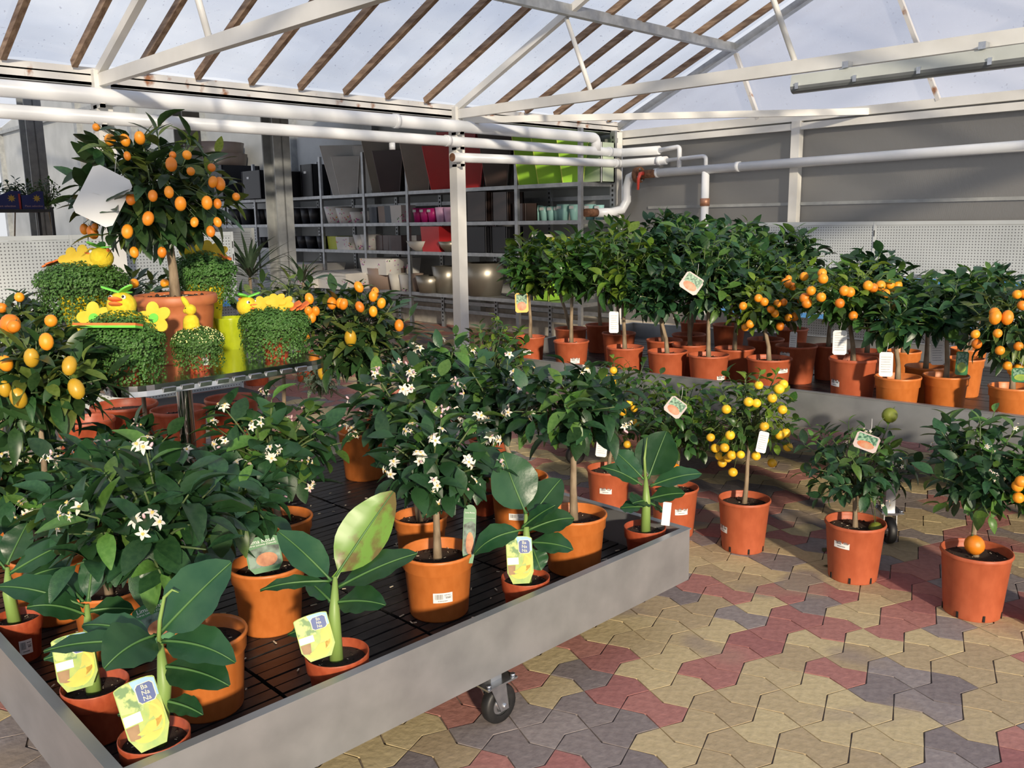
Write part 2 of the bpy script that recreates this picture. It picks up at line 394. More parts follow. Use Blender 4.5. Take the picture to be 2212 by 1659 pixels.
# ---- roof: glazing panes, wooden rafters, ridge, gutter
glass = M_glaze('roof_glazing', (.95,.97,1.0), .86, (.74,.77,.84), .10, .07, True)
roof = obj('ceiling', None); roof['kind'] = 'structure'
ry = [1.867 + .4445*k for k in range(-7, 15)] + [YW-.03]
TR = [2.479, 5.814]
for side in (0, 1):
    def P(x, y, dz=0):
        z = EAVE + SLOPE*(x-XG) + dz
        return ((x if side == 0 else 2*XR-x), y, z)
    for y in ry[:-1]:
        if min(abs(y-t) for t in TR) < .1: continue
        b = MB(); b.bar(P(XG+.02, y, .02), P(XR, y, .02), .038, .055); b.build('rafter', wood, roof)
    for a, c in zip(ry, ry[1:]):
        b = MB(); n = 5; vs = []; fs = []
        for i in range(n+1):
            t = i/n; bow = .010*math.sin(PI*t)
            for x in (XG-.05, XR): vs.append(P(x, a+(c-a)*t, .062+bow))
        for i in range(n): fs.append((2*i, 2*i+1, 2*i+3, 2*i+2))
        b.add(vs, fs, 0, True); b.build('roof_pane', glass, roof)
    pu = MB(); xp = -5.2; pu.bar(P(xp, -1.2, -.03), P(xp, YW, -.03), .06, .085); pu.build('purlin', galv, roof)
    gt = MB(); x0 = P(XG,0)[0]; s = -1 if side == 0 else 1
    gt.box((min(x0, x0+s*.30), -1.2, 2.475), (max(x0, x0+s*.30), YW, 2.50), 1); gt.box((min(x0, x0+s*.02), -1.2, 2.48), (max(x0, x0+s*.02), YW, 2.555)); gt.box((min(x0,x0+s*.25)-.0, -1.2, 2.545), (max(x0,x0+s*.25), YW, 2.60))
    gt.build('gutter', [rustw, galvd], roof)
b = MB(); b.bar((XR, -1.2, ZR), (XR, YW, ZR), .08, .08); b.build('ridge', white, roof)
# hall roof beyond the gutter, sheet roof with a glazed far end
hallroof = M('hall_roof_sheet', (.20,.21,.21), (.26,.27,.27), 3, .7)
xs = [XG-.3, -9.5, -12.5, -15.5, -18.5]
for a, c in zip(xs, xs[1:]):
    b = MB(); b.add([(a,-3.5,hz(a)),(a,YW,hz(a)),(c,YW,hz(c)),(c,-3.5,hz(c)),(a,-3.5,hz(a)+.06),(a,YW,hz(a)+.06),(c,YW,hz(c)+.06),(c,-3.5,hz(c)+.06)], [(0,1,2,3),(7,6,5,4),(0,4,5,1),(2,6,7,3)])
    b.build('roof_sheet', hallroof if a > -12 else glass, roof)
for a, c in ((-18.5,-25),(-25,-31)):
    b = MB(); b.add([(a,-3.5,hz(a)),(a,YW,hz(a)),(c,YW,hz(c)),(c,-3.5,hz(c))], [(0,1,2,3)]); b.build('hall_roof_pane', glass, roof)
for y in (-2, .6, 3.2, 5.8):
    b = MB(); b.bar((XG-.3,y,hz(XG-.3)-.05), (-25,y,hz(-25)-.05), .06, .12); b.build('hall_rafter', galvd, roof)

# ---- trusses, posts
for k, (ty, where) in enumerate(zip(TR, ('nearer', 'farther'))):
    t = thing('roof_truss', f'white steel roof truss, the {where} one, on the gutter post' , 'truss', (XG, ty, 0), group='roof trusses')
    L = lambda x, z: (x-XG, 0, z)
    b = MB(); b.bar(L(XG+.05, 2.515), L(2*XR-XG, 2.49), .05, .085, up=(0,0,1)); b.build('tie_beam', white, t)
    for s in (0, 1):
        xe = XG if s == 0 else 2*XR-XG
        b = MB(); b.bar(L(xe, EAVE-.02), L(XR, ZR-.02), .05, .06); b.build('top_chord', white, t)
    for xa, xb, zb in ((-4.98,-5.27,3.19), (-3.15,-3.70,3.84), (-1.45,-1.25,2.9)):
        b = MB(); b.tube([L(xa,2.53), L(xb,zb)], .02, 10); b.build('web_member', white, t)
    p = thing('gutter_post', f'white square steel post carrying the {where} truss', 'post', (XG, ty, 0), group='gutter posts')
    b = MB(); b.box((-.055,-.055,0), (.055,.055,2.58)); b.build('shaft', white, p)
    b = MB(); b.box((-.09,-.09,0), (.09,.09,.015)); b.build('base_plate', white, p)
    for z in (2.33, 2.19) + ((2.03,) if k else ()):
        b = MB(); b.box((-.01,-.055,z-.012), (.14,-.025,z+.012)); b.box((.115,-.055,z-.012), (.14,-.025,z+.05)); b.build('bracket', white, p)
p = thing('corner_post', 'white steel post in the corner beside the shelf', 'post', (XG+.02, YW-.11, 0))
b = MB(); b.box((-.05,-.05,0), (.05,.05,2.48)); b.build('shaft', white, p)
b = MB(); b.box((-.12,-.06,2.36), (.06,-.04,2.41)); b.build('bracket', galvd, p)
b = MB(); b.bar((XG+.05, TR[1]+.04, 2.46), (-3.75, YW-.03, 2.445), .04, .06); b.build('wind_brace', white, None, label='flat white wind brace from the post to the gable beam', cat='brace')
# galvanised hall columns
for n_, (cx, cy, wd, lab) in enumerate(((595, 300, .19, 'thick galvanised column in front of the dark planters on the shelf'), (405, 300, .20, 'pale galvanised column behind the kumquat standard on the steel table'), (70, 300, .22, 'grey galvanised column rising beside the blue flower boxes'))):
    X = (-8.0, -9.4, -13.2)[n_]; q = atx(cx, cy, X)
    t = thing('hall_column', lab, 'column', (q.x, q.y, 0), rz=.1, group='galvanised hall columns')
    h = hz(q.x)-.1
    b = MB(); b.box((-wd/2,-wd/2,0), (-wd/2+.015,wd/2,h)); b.box((wd/2-.015,-wd/2,0), (wd/2,wd/2,h)); b.box((-wd/2,-.01,0), (wd/2,.01,h)); b.build('flanges', galvd, t)
    b = MB(); b.box((-wd/2-.03,-wd/2-.03,0), (wd/2+.03,wd/2+.03,.02)); b.build('base_plate', galvd, t)

# ---- pipes along the gutter and on the gable wall
px_ = XG+.11
def pipe(label, pts, r, joints=(), mat=whitepipe, extra=None):
    t = thing('water_pipe', label, 'pipe', pts[0], group='white water pipes')
    o = V(pts[0]); b = MB(); b.tube([V(p)-o for p in pts], r, 16); b.build('tube', mat, t)
    for a, d in joints:
        b = MB(); a = V(a)-o; d = V(d).normalized()*.025; b.tube([a-d, a+d], r*1.12, 16); b.build('collar', mat, t)
    if extra: extra(t, o)
    return t
def bend(p, q, r_, s, n=5):
    """rounded corner at q coming from p going to s"""
    p, q, s = V(p), V(q), V(s); a = q+(p-q).normalized()*r_; c = q+(s-q).normalized()*r_
    return [a*(1-t)**2 + q*2*t*(1-t) + c*t*t for t in [i/n for i in range(n+1)]]
pipe('upper white water pipe along the gutter, turning down at its far end', [(px_,-1,2.395),(px_,4.4,2.393)] + bend((px_,4.4,2.393),(px_,7.77,2.389),.06,(px_,7.77,2.25)) + [(px_,7.77,2.25)], .057, [((px_,5.0,2.392),(0,1,0))])
pipe('middle white water pipe running under the gutter to the gable corner', [(px_,-1,2.25),(px_,8.12,2.247)] + bend((px_,8.12,2.247),(px_,8.22,2.247),.05,(-6.3,8.22,2.24)) + [(-6.05,8.22,2.24)], .048, [((px_,5.6,2.25),(0,1,0)),((px_,8.0,2.25),(0,1,0))],
     extra=lambda t, o: MB().tube([V((px_,4.95,2.2))-o, V((px_,4.95,2.14))-o], .028, 12).build('outlet_cap', whitepipe, t))
pipe('lower white water pipe starting open-ended at the farther post', [(px_,5.66,2.10),(px_,8.12,2.125)] + bend((px_,8.12,2.125),(px_,8.22,2.125),.05,(-6.3,8.22,2.125)) + [(-5.95,8.22,2.125)], .045, [((px_,8.12,2.125),(0,1,0)),((-6.05,8.22,2.125),(1,0,0))],
     extra=lambda t, o: MB().tube([V((px_,5.655,2.10))-o, V((px_,5.67,2.10))-o], .040, 12).build('rusty_mouth', M('rust', (.12,.05,.025), (.26,.12,.06), 25, .85, bump=.4), t))
zb = lambda x: 2.0
pipe('thin white link pipe bent down onto the gable pipe, left one', [(-6.05,8.22,2.24),(-5.84,8.22,2.255)] + bend((-5.84,8.22,2.255),(-5.78,8.22,2.26),.04,(-5.78,8.22,2.05)) + [(-5.78,8.22,2.03)], .026)
pipe('thin white link pipe bent down onto the gable pipe, right one', [(-5.95,8.22,2.125),(-5.5,8.22,2.14)] + bend((-5.5,8.22,2.14),(-5.44,8.22,2.14),.04,(-5.44,8.22,2.05)) + [(-5.44,8.22,2.03)], .022)
rust = MATS['rust']
redp = M('red_enamel', (.62,.06,.04), (.70,.09,.06), 10, .4)
def valve(t, o):
    q = V((-6.32,8.20,1.985))-o
    b = MB(); b.tube([q+V((-.03,0,0)), q+V((.03,0,0))], .088, 20); b.build('flange', rust, t)
    b = MB(); b.tube([q, q+V((.24,0,.006))], .045, 12); b.build('valve_body', rust, t)
    for k in range(4):
        a = k*PI/2+.4; b = MB(); b.tube([q+V((.02,.065*math.cos(a),.065*math.sin(a))), q+V((.045,.065*math.cos(a),.065*math.sin(a)))], .012, 8); b.build('bolt', galv, t)
    b = MB(); b.tube([q+V((.10,-.05,.01)), q+V((.10,-.10,.005)), q+V((.085,-.11,-.05)), q+V((.08,-.11,-.17))], [.025,.022,.018,.014], 8); b.build('valve_handle', redp, t)
    e = [V((-6.36,8.20,1.985)), V((-6.44,8.19,1.96)), V((-6.47,8.18,1.85)), V((-6.47,8.18,1.70)), V((-6.50,8.13,1.60)), V((-6.56,8.0,1.57)), V((-6.60,7.80,1.57))]
    b = MB(); b.tube([p-o for p in e], .052, 14); b.build('drop_pipe', whitepipe, t)
    b = MB(); b.tube([V((-6.60,7.80,1.57))-o, V((-6.61,7.62,1.57))-o], .047, 12); b.build('rusty_stub', rust, t)
pipe('white gable wall pipe with rusty flange and red valve handle', [(-6.10,8.22,1.995),(.3,8.22,2.07)], .047, [((-6.08,8.22,1.996),(1,0,0)),((-5.05,8.22,2.01),(1,0,0))], extra=valve)
pipe('vertical white pipe dropping from the gable pipe behind the trees', [(-5.44,8.22,1.98),(-5.44,8.22,.35)], .042, [((-5.44,8.22,1.36),(0,0,1))],
     extra=lambda t, o: MB().tube([V((-5.44,8.22,1.62))-o, V((-5.44,8.22,1.70))-o], .052, 12).build('copper_clamp', M('copper', (.42,.20,.12), (.52,.27,.17), 20, .45, .5), t))
# ---- fluorescent lamp on the farther tie beam
t = thing('strip_lamp', 'long grey-green fluorescent strip lamp hung below the tie beam', 'lamp', (-3.12, 5.75, 2.36))
lampb = M('lamp_housing', (.55,.57,.52), (.62,.64,.58), 6, .4); lampd = M('smoked_diffuser', (.16,.17,.17), (.22,.23,.23), 4, .15)
b = MB(); b.add([(0,-.05,.0),(0,.05,.0),(0,.035,.075),(0,-.035,.075),(1.6,-.05,.0),(1.6,.05,.0),(1.6,.035,.075),(1.6,-.035,.075)], [(0,1,2,3),(7,6,5,4),(0,3,7,4),(1,5,6,2),(3,2,6,7),(0,4,5,1)]); b.build('housing', lampb, t)
b = MB(); vs = []; fs = []; n = 8
for x in (0, 1.6):
    for k in range(n+1): a = PI+PI*k/n; vs.append((x, .05*math.cos(a), .05*math.sin(a)*.9))
for k in range(n): fs.append((k, k+1, n+2+k, n+1+k))
fs += [tuple(range(n+1)), tuple(reversed(range(n+1, 2*n+2)))]
b.add(vs, fs, 0, False); b.build('diffuser', lampd, t)
for x in (.05, .45, .85, 1.25, 1.55):
    b = MB(); b.box((x-.012,-.058,-.02), (x+.012,-.046,.02)); b.build('clip', zinc, t)
for x in (.38, 1.2):
    b = MB(); b.box((x-.02,-.05,.075), (x+.02,.02,.115)); b.build('hanger', zinc, t)

# ================================================================== ROLLING BENCHES
def castor(parent, x, y, rz, top):
    c = obj('castor', None, parent, (x, y, 0)); c.rotation_euler = (0, 0, rz)
    # sub-parts (wheel rolls along local X)
    b = MB(); prof = [(.034,-.016),(.056,-.018),(.0615,-.010),(.0625,0),(.0615,.010),(.056,.018),(.034,.016)]
    vs = MB(); vs.lathe(prof, 28)
    rot = Matrix.Rotation(PI/2, 4, 'X')
    me = vs.mesh('tyre', rubber); o = obj('tyre', me, c, (0,0,.0625)); o.rotation_euler = (PI/2, 0, 0)
    b = MB(); b.lathe([(.0,-.012),(.018,-.020),(.018,-.012),(.030,-.008),(.036,-.014),(.036,.014),(.030,.008),(.018,.012),(.018,.020),(0,.012)], 24)
    o = b.build('hub', zinc, c, (0,0,.0625)); o.rotation_euler = (PI/2, 0, 0)
    b = MB()
    for s in (-1, 1):
        y0 = s*.026
        b.add([(-.016,y0,.05),(.016,y0,.05),(.055,y0,.140),(-.005,y0,.140),(-.016,y0+s*.004,.05),(.016,y0+s*.004,.05),(.055,y0+s*.004,.140),(-.005,y0+s*.004,.140)],
              [(0,1,2,3),(7,6,5,4),(0,4,5,1),(1,5,6,2),(2,6,7,3),(3,7,4,0)])
    b.box((-.008,-.032,.135), (.058,.032,.142)); b.build('fork', zinc, c)
    b = MB(); b.tube([(0,-.036,.0625),(0,.036,.0625)], .009, 8); b.build('axle_bolt', zinc, c)
    b = MB(); b.lathe([(.0,.142),(.030,.142),(.030,.149),(0,.149)], 16, c=(.026,0,0)); b.build('swivel_ring', redp, c)
    b = MB(); b.box((-.035,-.05,.149), (.085,.05,.155)); b.build('top_plate', zinc, c)
    for sx in (-.024, .074):
        for sy in (-.04, .04):
            b = MB(); b.tube([(sx,sy,.155),(sx,sy,.165)], .008, 6); b.build('plate_bolt', zinc, c)
    b = MB(); b.box((.005,-.022,.155), (.049,.022,top)); b.build('leg', galv, c)
    return c

def bench(label, o, rz, lx, ly, rim, rail, surf, castors, slat_w, seg, group):
    """origin at the near right corner, local +X = length lx, local +Y = ly"""
    t = thing('rolling_bench', label, 'bench', (o[0], o[1], 0), rz, group)
    th = .018
    for nm, a, c in (('side_rail', (0,0,rim-rail), (lx,th,rim)), ('side_rail', (0,ly-th,rim-rail), (lx,ly,rim)),
                     ('end_rail', (0,th,rim-rail), (th,ly-th,rim)), ('end_rail', (lx-th,th,rim-rail), (lx,ly-th,rim))):
        b = MB(); b.box(a, c); b.build(nm, alu, t)
    for nm, a, c in (('rail_lip', (-.004,-.004,rim), (lx+.004,.024,rim+.004)), ('rail_lip', (-.004,ly-.024,rim), (lx+.004,ly+.004,rim+.004)),
                     ('rail_lip', (-.004,.024,rim), (.024,ly-.024,rim+.004)), ('rail_lip', (lx-.024,.024,rim), (lx+.004,ly-.024,rim+.004))):
        b = MB(); b.box(a, c); b.build(nm, alu, t)
    b = MB(); b.box((th,th,surf-.035), (lx-th,ly-th,surf-.022)); b.build('tray_base', blackpl, t)
    # slats of black plastic, laid in panels
    nx = max(1, round((lx-2*th)/seg)); sg = (lx-2*th)/nx
    ny = int((ly-2*th)/slat_w)
    b = MB(); b.box((.006,.003,-.022), (sg-.006,slat_w-.004,0))
    me = b.mesh('slat', blackpl)
    for i in range(nx):
        for j in range(ny): obj('slat', me, t, (th+i*sg, th+j*slat_w, surf+rng.uniform(-.0015,.0015)))
    for x, y, a in castors: castor(t, x, y, a, rim-rail+.02)
    return t
# near bench: long side faces the camera along Y. local X -> world Y, local Y -> world -X  (rz = 90 deg)
T1 = .25; RIM1 = .38
bench('low aluminium rolling bench in front, black slatted tray', (-1.747, .545), PI/2, 2.05, 2.32, RIM1, .195, T1,
      [(1.12,.045,PI), (.1,.12,PI), (1.7,2.15,0), (.3,2.2,0)], .0485, .512, 'plant benches')
# far bench, on legs
T2 = .58; RIM2 = .68
a2 = math.atan2(.19, 1.98)
bench('higher aluminium rolling bench behind, crowded with citrus pots', (-4.15, 3.633), a2, 4.3, 1.95, RIM2, .17, T2,
      [(2.60,.07,2.2), (.657,.27,1.0), (2.6,1.75,0), (4.1,.1,0)], .085, .6, 'plant benches')

# ================================================================== SHELF IN THE HALL
YF, YB = 7.57, 8.15
UX = [-15.1, -13.99, -12.93, -11.92, -10.79, -9.77, -8.65, -7.65, -6.64]
BZ = [.545, 1.10, 1.49, 1.91]
t = thing('shelving_unit', 'long galvanised shelving unit holding planters along the hall wall', 'shelf', (UX[0], YF, 0))
ox = UX[0]
slotm = M('dark_slot', (.02,.02,.02), (.03,.03,.03), 5, .8)
for i, x in enumerate(UX):
    top = 2.49
    b = MB(); b.box((x-ox-.025,-.02,0), (x-ox+.025,.02,top)); b.build('front_upright', galv, t)
    ru = MB(); ru.box((x-ox-.03,YB-YF-.02,0), (x-ox+.03,YB-YF+.02,top)); r = ru.build('rear_upright', galv, t)
    sm = MB()
    for k in range(44): sm.box((x-ox-.012,YB-YF-.022,.08+k*.054), (x-ox+.012,YB-YF-.0195,.08+k*.054+.028))
    o = sm.build('slots', slotm, r); o['kind'] = 'stuff'
for i, (a, c) in enumerate(zip(UX, UX[1:])):
    for z in BZ:
        b = MB(); b.box((a-ox+.026,-.015,z-.045), (c-ox-.026,.58,z)); b.build('shelf_board', galv, t)
    for z in (.22, .34, 1.72, 2.30):
        b = MB(); b.box((a-ox+.03,.57,z), (c-ox-.03,.585,z+.05)); b.build('back_brace', galv, t)
# ---- goods
G = {}
def gm(n, c, rough=.4, metal=0, spec=.5): 
    if n not in G: G[n] = M('goods_'+n, c, None, 4, rough, metal, spec=spec)
    return G[n]
CC = {'black':(.012,.012,.015), 'white':(.62,.63,.63), 'silverwhite':(.52,.54,.55), 'taupe':(.24,.22,.19), 'red':(.52,.03,.035), 'brown':(.045,.028,.024),
      'lime':(.36,.68,.06), 'palegreen':(.50,.58,.42), 'magenta':(.62,.02,.22), 'pink':(.80,.48,.72), 'mint':(.32,.58,.54), 'cream':(.72,.69,.62), 'metal':(.33,.30,.25),
      'plum':(.07,.05,.055), 'bluegrey':(.09,.11,.14), 'beige':(.30,.22,.18), 'citron':(.50,.55,.05), 'floral':(.72,.70,.66), 'chocolate':(.05,.038,.034)}
def floralmat():
    m = M('floral_print', (.74,.72,.69), (.78,.76,.73), 5, .5); n = m.node_tree
    if 'fl' in m: return m
    m['fl'] = 1; bs = n.nodes['Principled BSDF']; src = bs.inputs['Base Color'].links[0].from_socket
    t_ = n.nodes.new('ShaderNodeTexCoord'); vo = n.nodes.new('ShaderNodeTexVoronoi'); vo.inputs['Scale'].default_value = 34; n.links.new(t_.outputs['Object'], vo.inputs['Vector'])
    lt = n.nodes.new('ShaderNodeMath'); lt.operation = 'LESS_THAN'; lt.inputs[1].default_value = .42; n.links.new(vo.outputs['Distance'], lt.inputs[0])
    no = n.nodes.new('ShaderNodeTexNoise'); no.inputs['Scale'].default_value = 6; n.links.new(t_.outputs['Object'], no.inputs['Vector'])
    gt_ = n.nodes.new('ShaderNodeMath'); gt_.operation = 'GREATER_THAN'; gt_.inputs[1].default_value = .60; n.links.new(no.outputs['Fac'], gt_.inputs[0])
    mu = n.nodes.new('ShaderNodeMath'); mu.operation = 'MULTIPLY'; n.links.new(lt.outputs[0], mu.inputs[0]); n.links.new(gt_.outputs[0], mu.inputs[1])
    hs = n.nodes.new('ShaderNodeValToRGB'); hs.color_ramp.interpolation = 'CONSTANT'
    e_ = hs.color_ramp.elements; e_[0].color = (.70,.16,.35,1); e_[1].position = .75; e_[1].color = (.12,.22,.08,1)
    q = e_.new(.4); q.color = (.78,.42,.10,1); q = e_.new(.58); q.color = (.35,.12,.42,1)
    sx = n.nodes.new('ShaderNodeSeparateColor'); n.links.new(vo.outputs['Color'], sx.inputs[0]); n.links.new(sx.outputs[0], hs.inputs[0])
    mi = n.nodes.new('ShaderNodeMix'); mi.data_type = 'RGBA'; n.links.new(mu.outputs[0], mi.inputs[0]); n.links.new(src, mi.inputs[6]); n.links.new(hs.outputs[0], mi.inputs[7])
    n.links.new(mi.outputs[2], bs.inputs['Base Color']); return m
floral = floralmat()
edgew = gm('edge', (.6,.6,.6))
def cup_mesh(r, h, taper=.78, lip=True, n=20, mat=None):
    b = MB(); t_ = r*.07
    b.lathe([(0,0),(r*taper,0),(r*(.5+.5*taper)*1.01,h*.5),(r,h),(r-t_,h),(r*taper-t_,h*.12),(0,h*.12)], n); return b.mesh('cup', mat)
def item(kind, colr, x0, x1, z, ytop, label, cat, Y=7.74, group=None, dpt=None, mat=None, price=False):
    """planter on a shelf board: x0,x1 pixel columns, z board height, ytop pixel row of its top"""
    p0, p1 = aty(x0, ytop, Y), aty(x1, ytop, Y); wdt = p1.x-p0.x; h = max(.05, p0.z-z); cx = (p0.x+p1.x)/2
    m = mat or gm(colr, CC[colr], .22 if kind in ('tall',) else .4, .8 if colr == 'metal' else 0)
    t = thing({'cup':'plant_pot','box':'planter_box','tall':'tall_planter','bowl':'planter_bowl','carton':'gift_carton','round':'round_planter'}[kind], label, cat, (cx, Y, z), 0, group)
    r = wdt/2; d = (dpt or wdt)/2
    if kind in ('cup', 'round'): obj('body', cup_mesh(r, h, .72 if kind == 'cup' else .86, mat=m), t)
    elif kind == 'bowl': 
        b = MB(); b.lathe([(0,0),(r*.45,0),(r*.8,h*.45),(r,h),(r*.95,h),(r*.75,h*.5),(0,h*.15)], 24); b.build('body', m, t)
    elif kind == 'tall':
        k = .62; b = MB(); w_ = .012; r = wdt/2/1.36
        def ring(s, zz): return [(-s*r,-s*r,zz),(s*r,-s*r,zz),(s*r,s*r,zz),(-s*r,s*r,zz)]
        vs = ring(k,0)+ring(1,h)+ring(.93,h)+ring(.9,h*.85)
        fs = [(3,2,1,0)]+[(i,(i+1)%4,4+(i+1)%4,4+i) for i in range(4)]+[(4+i,4+(i+1)%4,8+(i+1)%4,8+i) for i in range(4)]+[(8+i,8+(i+1)%4,12+(i+1)%4,12+i) for i in range(4)]+[(12,13,14,15)]
        b.add(vs, fs); o = b.build('body', m, t); t.rotation_euler = (0,0,.70)
        for s in ((-1,-1),(1,-1),(1,1),(-1,1)):
            e_ = MB(); e_.bar((s[0]*r*k,s[1]*r*k,0), (s[0]*r,s[1]*r,h), .008, .008); e_.build('seam', gm(colr+'_seam', tuple(min(.8,c*1.8+.04) for c in CC[colr]), .4), t)
    elif kind == 'box':
        b = MB(); b.box((-r,-d,0), (r,d,h*.02)); w_ = min(.02, r*.15)
        b.box((-r,-d,0), (r,-d+w_,h)); b.box((-r,d-w_,0), (r,d,h)); b.box((-r,-d,0), (-r+w_,d,h)); b.box((r-w_,-d,0), (r,d,h)); b.box((-r+w_,-d+w_,h*.8), (r-w_,d-w_,h*.82)); b.build('body', m, t)
        for s in (-1, 1):
            e_ = MB(); e_.bar((s*r,-d,0), (s*r,-d,h), .008, .008); e_.build('seam', gm(colr+'_seam', tuple(min(.8,c*1.8+.03) for c in CC[colr]), .4), t)
    elif kind == 'carton':
        b = MB(); k = .92; b.add([(-r*k,-d*k,0),(r*k,-d*k,0),(r*k,d*k,0),(-r*k,d*k,0),(-r,-d,h),(r,-d,h),(r,d,h),(-r,d,h)], [(3,2,1,0),(4,5,6,7),(0,1,5,4),(1,2,6,5),(2,3,7,6),(3,0,4,7)]); b.build('body', m, t)
    if price:
        e_ = MB(); e_.box((-r*.45,-d-.004 if kind != 'cup' else -r*.97,h*.72), (-r*.45+.07,-d if kind != 'cup' else -r*.93,h*.72+.035)); e_.build('price_tag', white_tag, t)
    return t
ORD = ['first','second','third','fourth','fifth','sixth','seventh','eighth','ninth','tenth','eleventh','twelfth']
Z1, Z2, Z3, Z4 = 1.91, 1.49, 1.10, .545
def row(kind, colr, spans, z, ytop, what, cat, group, where, **kw):
    for k, (a, c) in enumerate(spans): item(kind, colr, a, c, z, ytop if not isinstance(ytop, (list, tuple)) else ytop[k], f'{ORD[k]} {what} from the left {where}', cat, group=group, **kw)
# top board
row('box', 'black', [(478,520),(557,596),(620,664),(668,692)], Z1, [362,372,376,357], 'black square planter', 'planter', 'black planters on the top shelf', 'on the top shelf', price=True)
item('round', 'chocolate', 436, 498, 2.34, 338, 'wide dark brown round planter, lower of two stacked above the shelf', 'planter', Y=7.80)
item('round', 'chocolate', 438, 494, 2.53, 314, 'wide dark brown round planter, upper of two stacked above the shelf', 'planter', Y=7.80)
b = MB(); b.box((-14.0,7.6,2.31), (-12.9,8.13,2.335)); b.build('top_board', galv, None, label='plain steel board on top of the shelving under the brown planters', cat='board')
item('tall', 'silverwhite', 716, 792, Z1, 322, 'tall white tapered planter with open square top, larger one', 'planter', Y=7.82)
item('tall', 'silverwhite', 731, 779, Z1, 342, 'tall white tapered planter standing in front of the larger white one', 'planter', Y=7.66)
item('tall', 'white', 772, 806, Z1, 318, 'slim white tapered planter behind the shelf upright', 'planter', Y=7.8)
item('tall', 'taupe', 800, 872, Z1, 309, 'tall taupe tapered planter behind the dark one', 'planter', Y=7.90)
item('tall', 'plum', 818, 872, Z1, 330, 'tall dark plum tapered planter with pale seams', 'planter', Y=7.66)
item('tall', 'taupe', 876, 936, Z1, 312, 'tall taupe tapered planter left of the red ones', 'planter', Y=7.74)
item('tall', 'red', 924, 992, Z1, 321, 'tall red tapered planter, left one', 'planter', Y=7.72)
item('tall', 'red', 990, 1048, Z1, 324, 'tall red tapered planter, right one behind the white post', 'planter', Y=7.72)
item('tall', 'red', 955, 1030, Z1, 293, 'large red planter standing at the back of the top shelf', 'planter', Y=7.90)
item('tall', 'brown', 1040, 1108, Z1, 296, 'tall dark brown tapered planter next to the lime ones', 'planter', Y=7.74)
for k, (a, c, l) in enumerate(((1110,1178,'left'), (1150,1228,'middle'), (1203,1274,'right'))):
    item('tall', 'lime', a, c, Z1, 297, f'bright lime green tapered planter, {l} one of three', 'planter', group='lime planters', Y=7.74)
item('box', 'palegreen', 1268, 1314, Z1, 312, 'pale greenish box planter at the right end of the top shelf', 'planter', Y=8.0, dpt=.24)
# second board
row('cup', 'black', [(597,615),(617,634),(636,653),(655,671),(672,688)], Z2, 450, 'small black pot', 'pot', 'black pots on second shelf', 'on the second shelf')
row('cup', 'black', [(504,524),(526,545),(560,577),(578,594)], Z2, 452, 'dark pot beside the galvanised column', 'pot', 'black pots left of column', 'on the second shelf')
row('cup', 'white', [(713,747),(738,772),(764,788),(788,806)], Z2, [447,450,458,456], 'white flower-printed pot', 'pot', 'white printed pots', 'on the second shelf', mat=floral)
item('carton', 'bluegrey', 808, 824, Z2, 448, 'grey blue square pot left of the beige one', 'pot')
item('carton', 'beige', 826, 841, Z2, 446, 'narrow beige square pot', 'pot')
item('carton', 'bluegrey', 841, 858, Z2, 446, 'grey blue square pot right of the beige one', 'pot')
item('carton', 'cream', 858, 882, Z2, 444, 'white carton with bouquet print next to the magenta pots', 'carton', mat=floral)
row('cup', 'magenta', [(896,911),(911,927),(927,943)], Z2, 450, 'magenta pot', 'pot', 'magenta pots', 'on the second shelf', price=True)
row('cup', 'pink', [(944,961),(962,977),(998,1013),(1014,1030)], Z2, 448, 'pale pink pot', 'pot', 'pale pink pots', 'on the second shelf')
item('box', 'brown', 1030, 1074, Z2, 416, 'big dark brown cube planter, left one on the second shelf', 'planter')
item('box', 'brown', 1080, 1114, Z2, 416, 'big dark brown cube planter, right one on the second shelf', 'planter')
item('box', 'brown', 1122, 1148, Z2, 440, 'low dark brown cube planter left of the mint pots', 'planter')
row('cup', 'mint', [(1148,1169),(1168,1184),(1184,1199),(1198,1210),(1206,1228),(1232,1250),(1265,1285),(1286,1303)], Z2, [444,446,446,446,442,442,442,443], 'mint green pot', 'pot', 'mint green pots', 'on the second shelf', price=True, Y=8.0)
# third board
row('cup', 'black', [(630,647),(648,665),(666,684),(690,706)], Z3, 510, 'black pot', 'pot', 'black pots on third shelf', 'on the third shelf')
row('cup', 'black', [(566,582),(584,600)], Z3, 512, 'black pot beside the column', 'pot', 'black pots near column', 'on the third shelf')
item('carton', 'citron', 723, 745, Z3, 510, 'lime green carton with a plant photo', 'carton')
item('carton', 'cream', 746, 775, Z3, 511, 'white carton with leaf print beside the lime carton', 'carton', mat=floral)
item('cup', 'cream', 772, 798, Z3, 507, 'white printed pot left of the third shelf upright', 'pot', mat=floral)
item('cup', 'cream', 788, 815, Z3, 506, 'white pot with small butterflies', 'pot', mat=floral)
row('carton', 'plum', [(821,834),(834,846),(846,858),(858,882)], Z3, 508, 'dark ribbed square pot', 'pot', 'dark ribbed pots', 'on the third shelf')
item('carton', 'cream', 890, 916, Z3, 508, 'small white carton behind the cream bowl', 'carton', Y=7.9, mat=floral)
item('bowl', 'cream', 891, 938, Z3, 520, 'cream shallow planter bowl on the third shelf', 'bowl', Y=7.68)
item('carton', 'red', 932, 972, Z3, 489, 'red gift carton with white panel and script', 'carton')
item('bowl', 'metal', 956, 992, Z3, 521, 'grey metal bowl left of the white post', 'bowl', Y=7.64)
item('bowl', 'metal', 998, 1024, Z3, 521, 'grey metal bowl right of the white post', 'bowl', Y=7.68)
item('box', 'black', 1030, 1072, Z3, 490, 'big black cube planter, left one on the third shelf', 'planter')
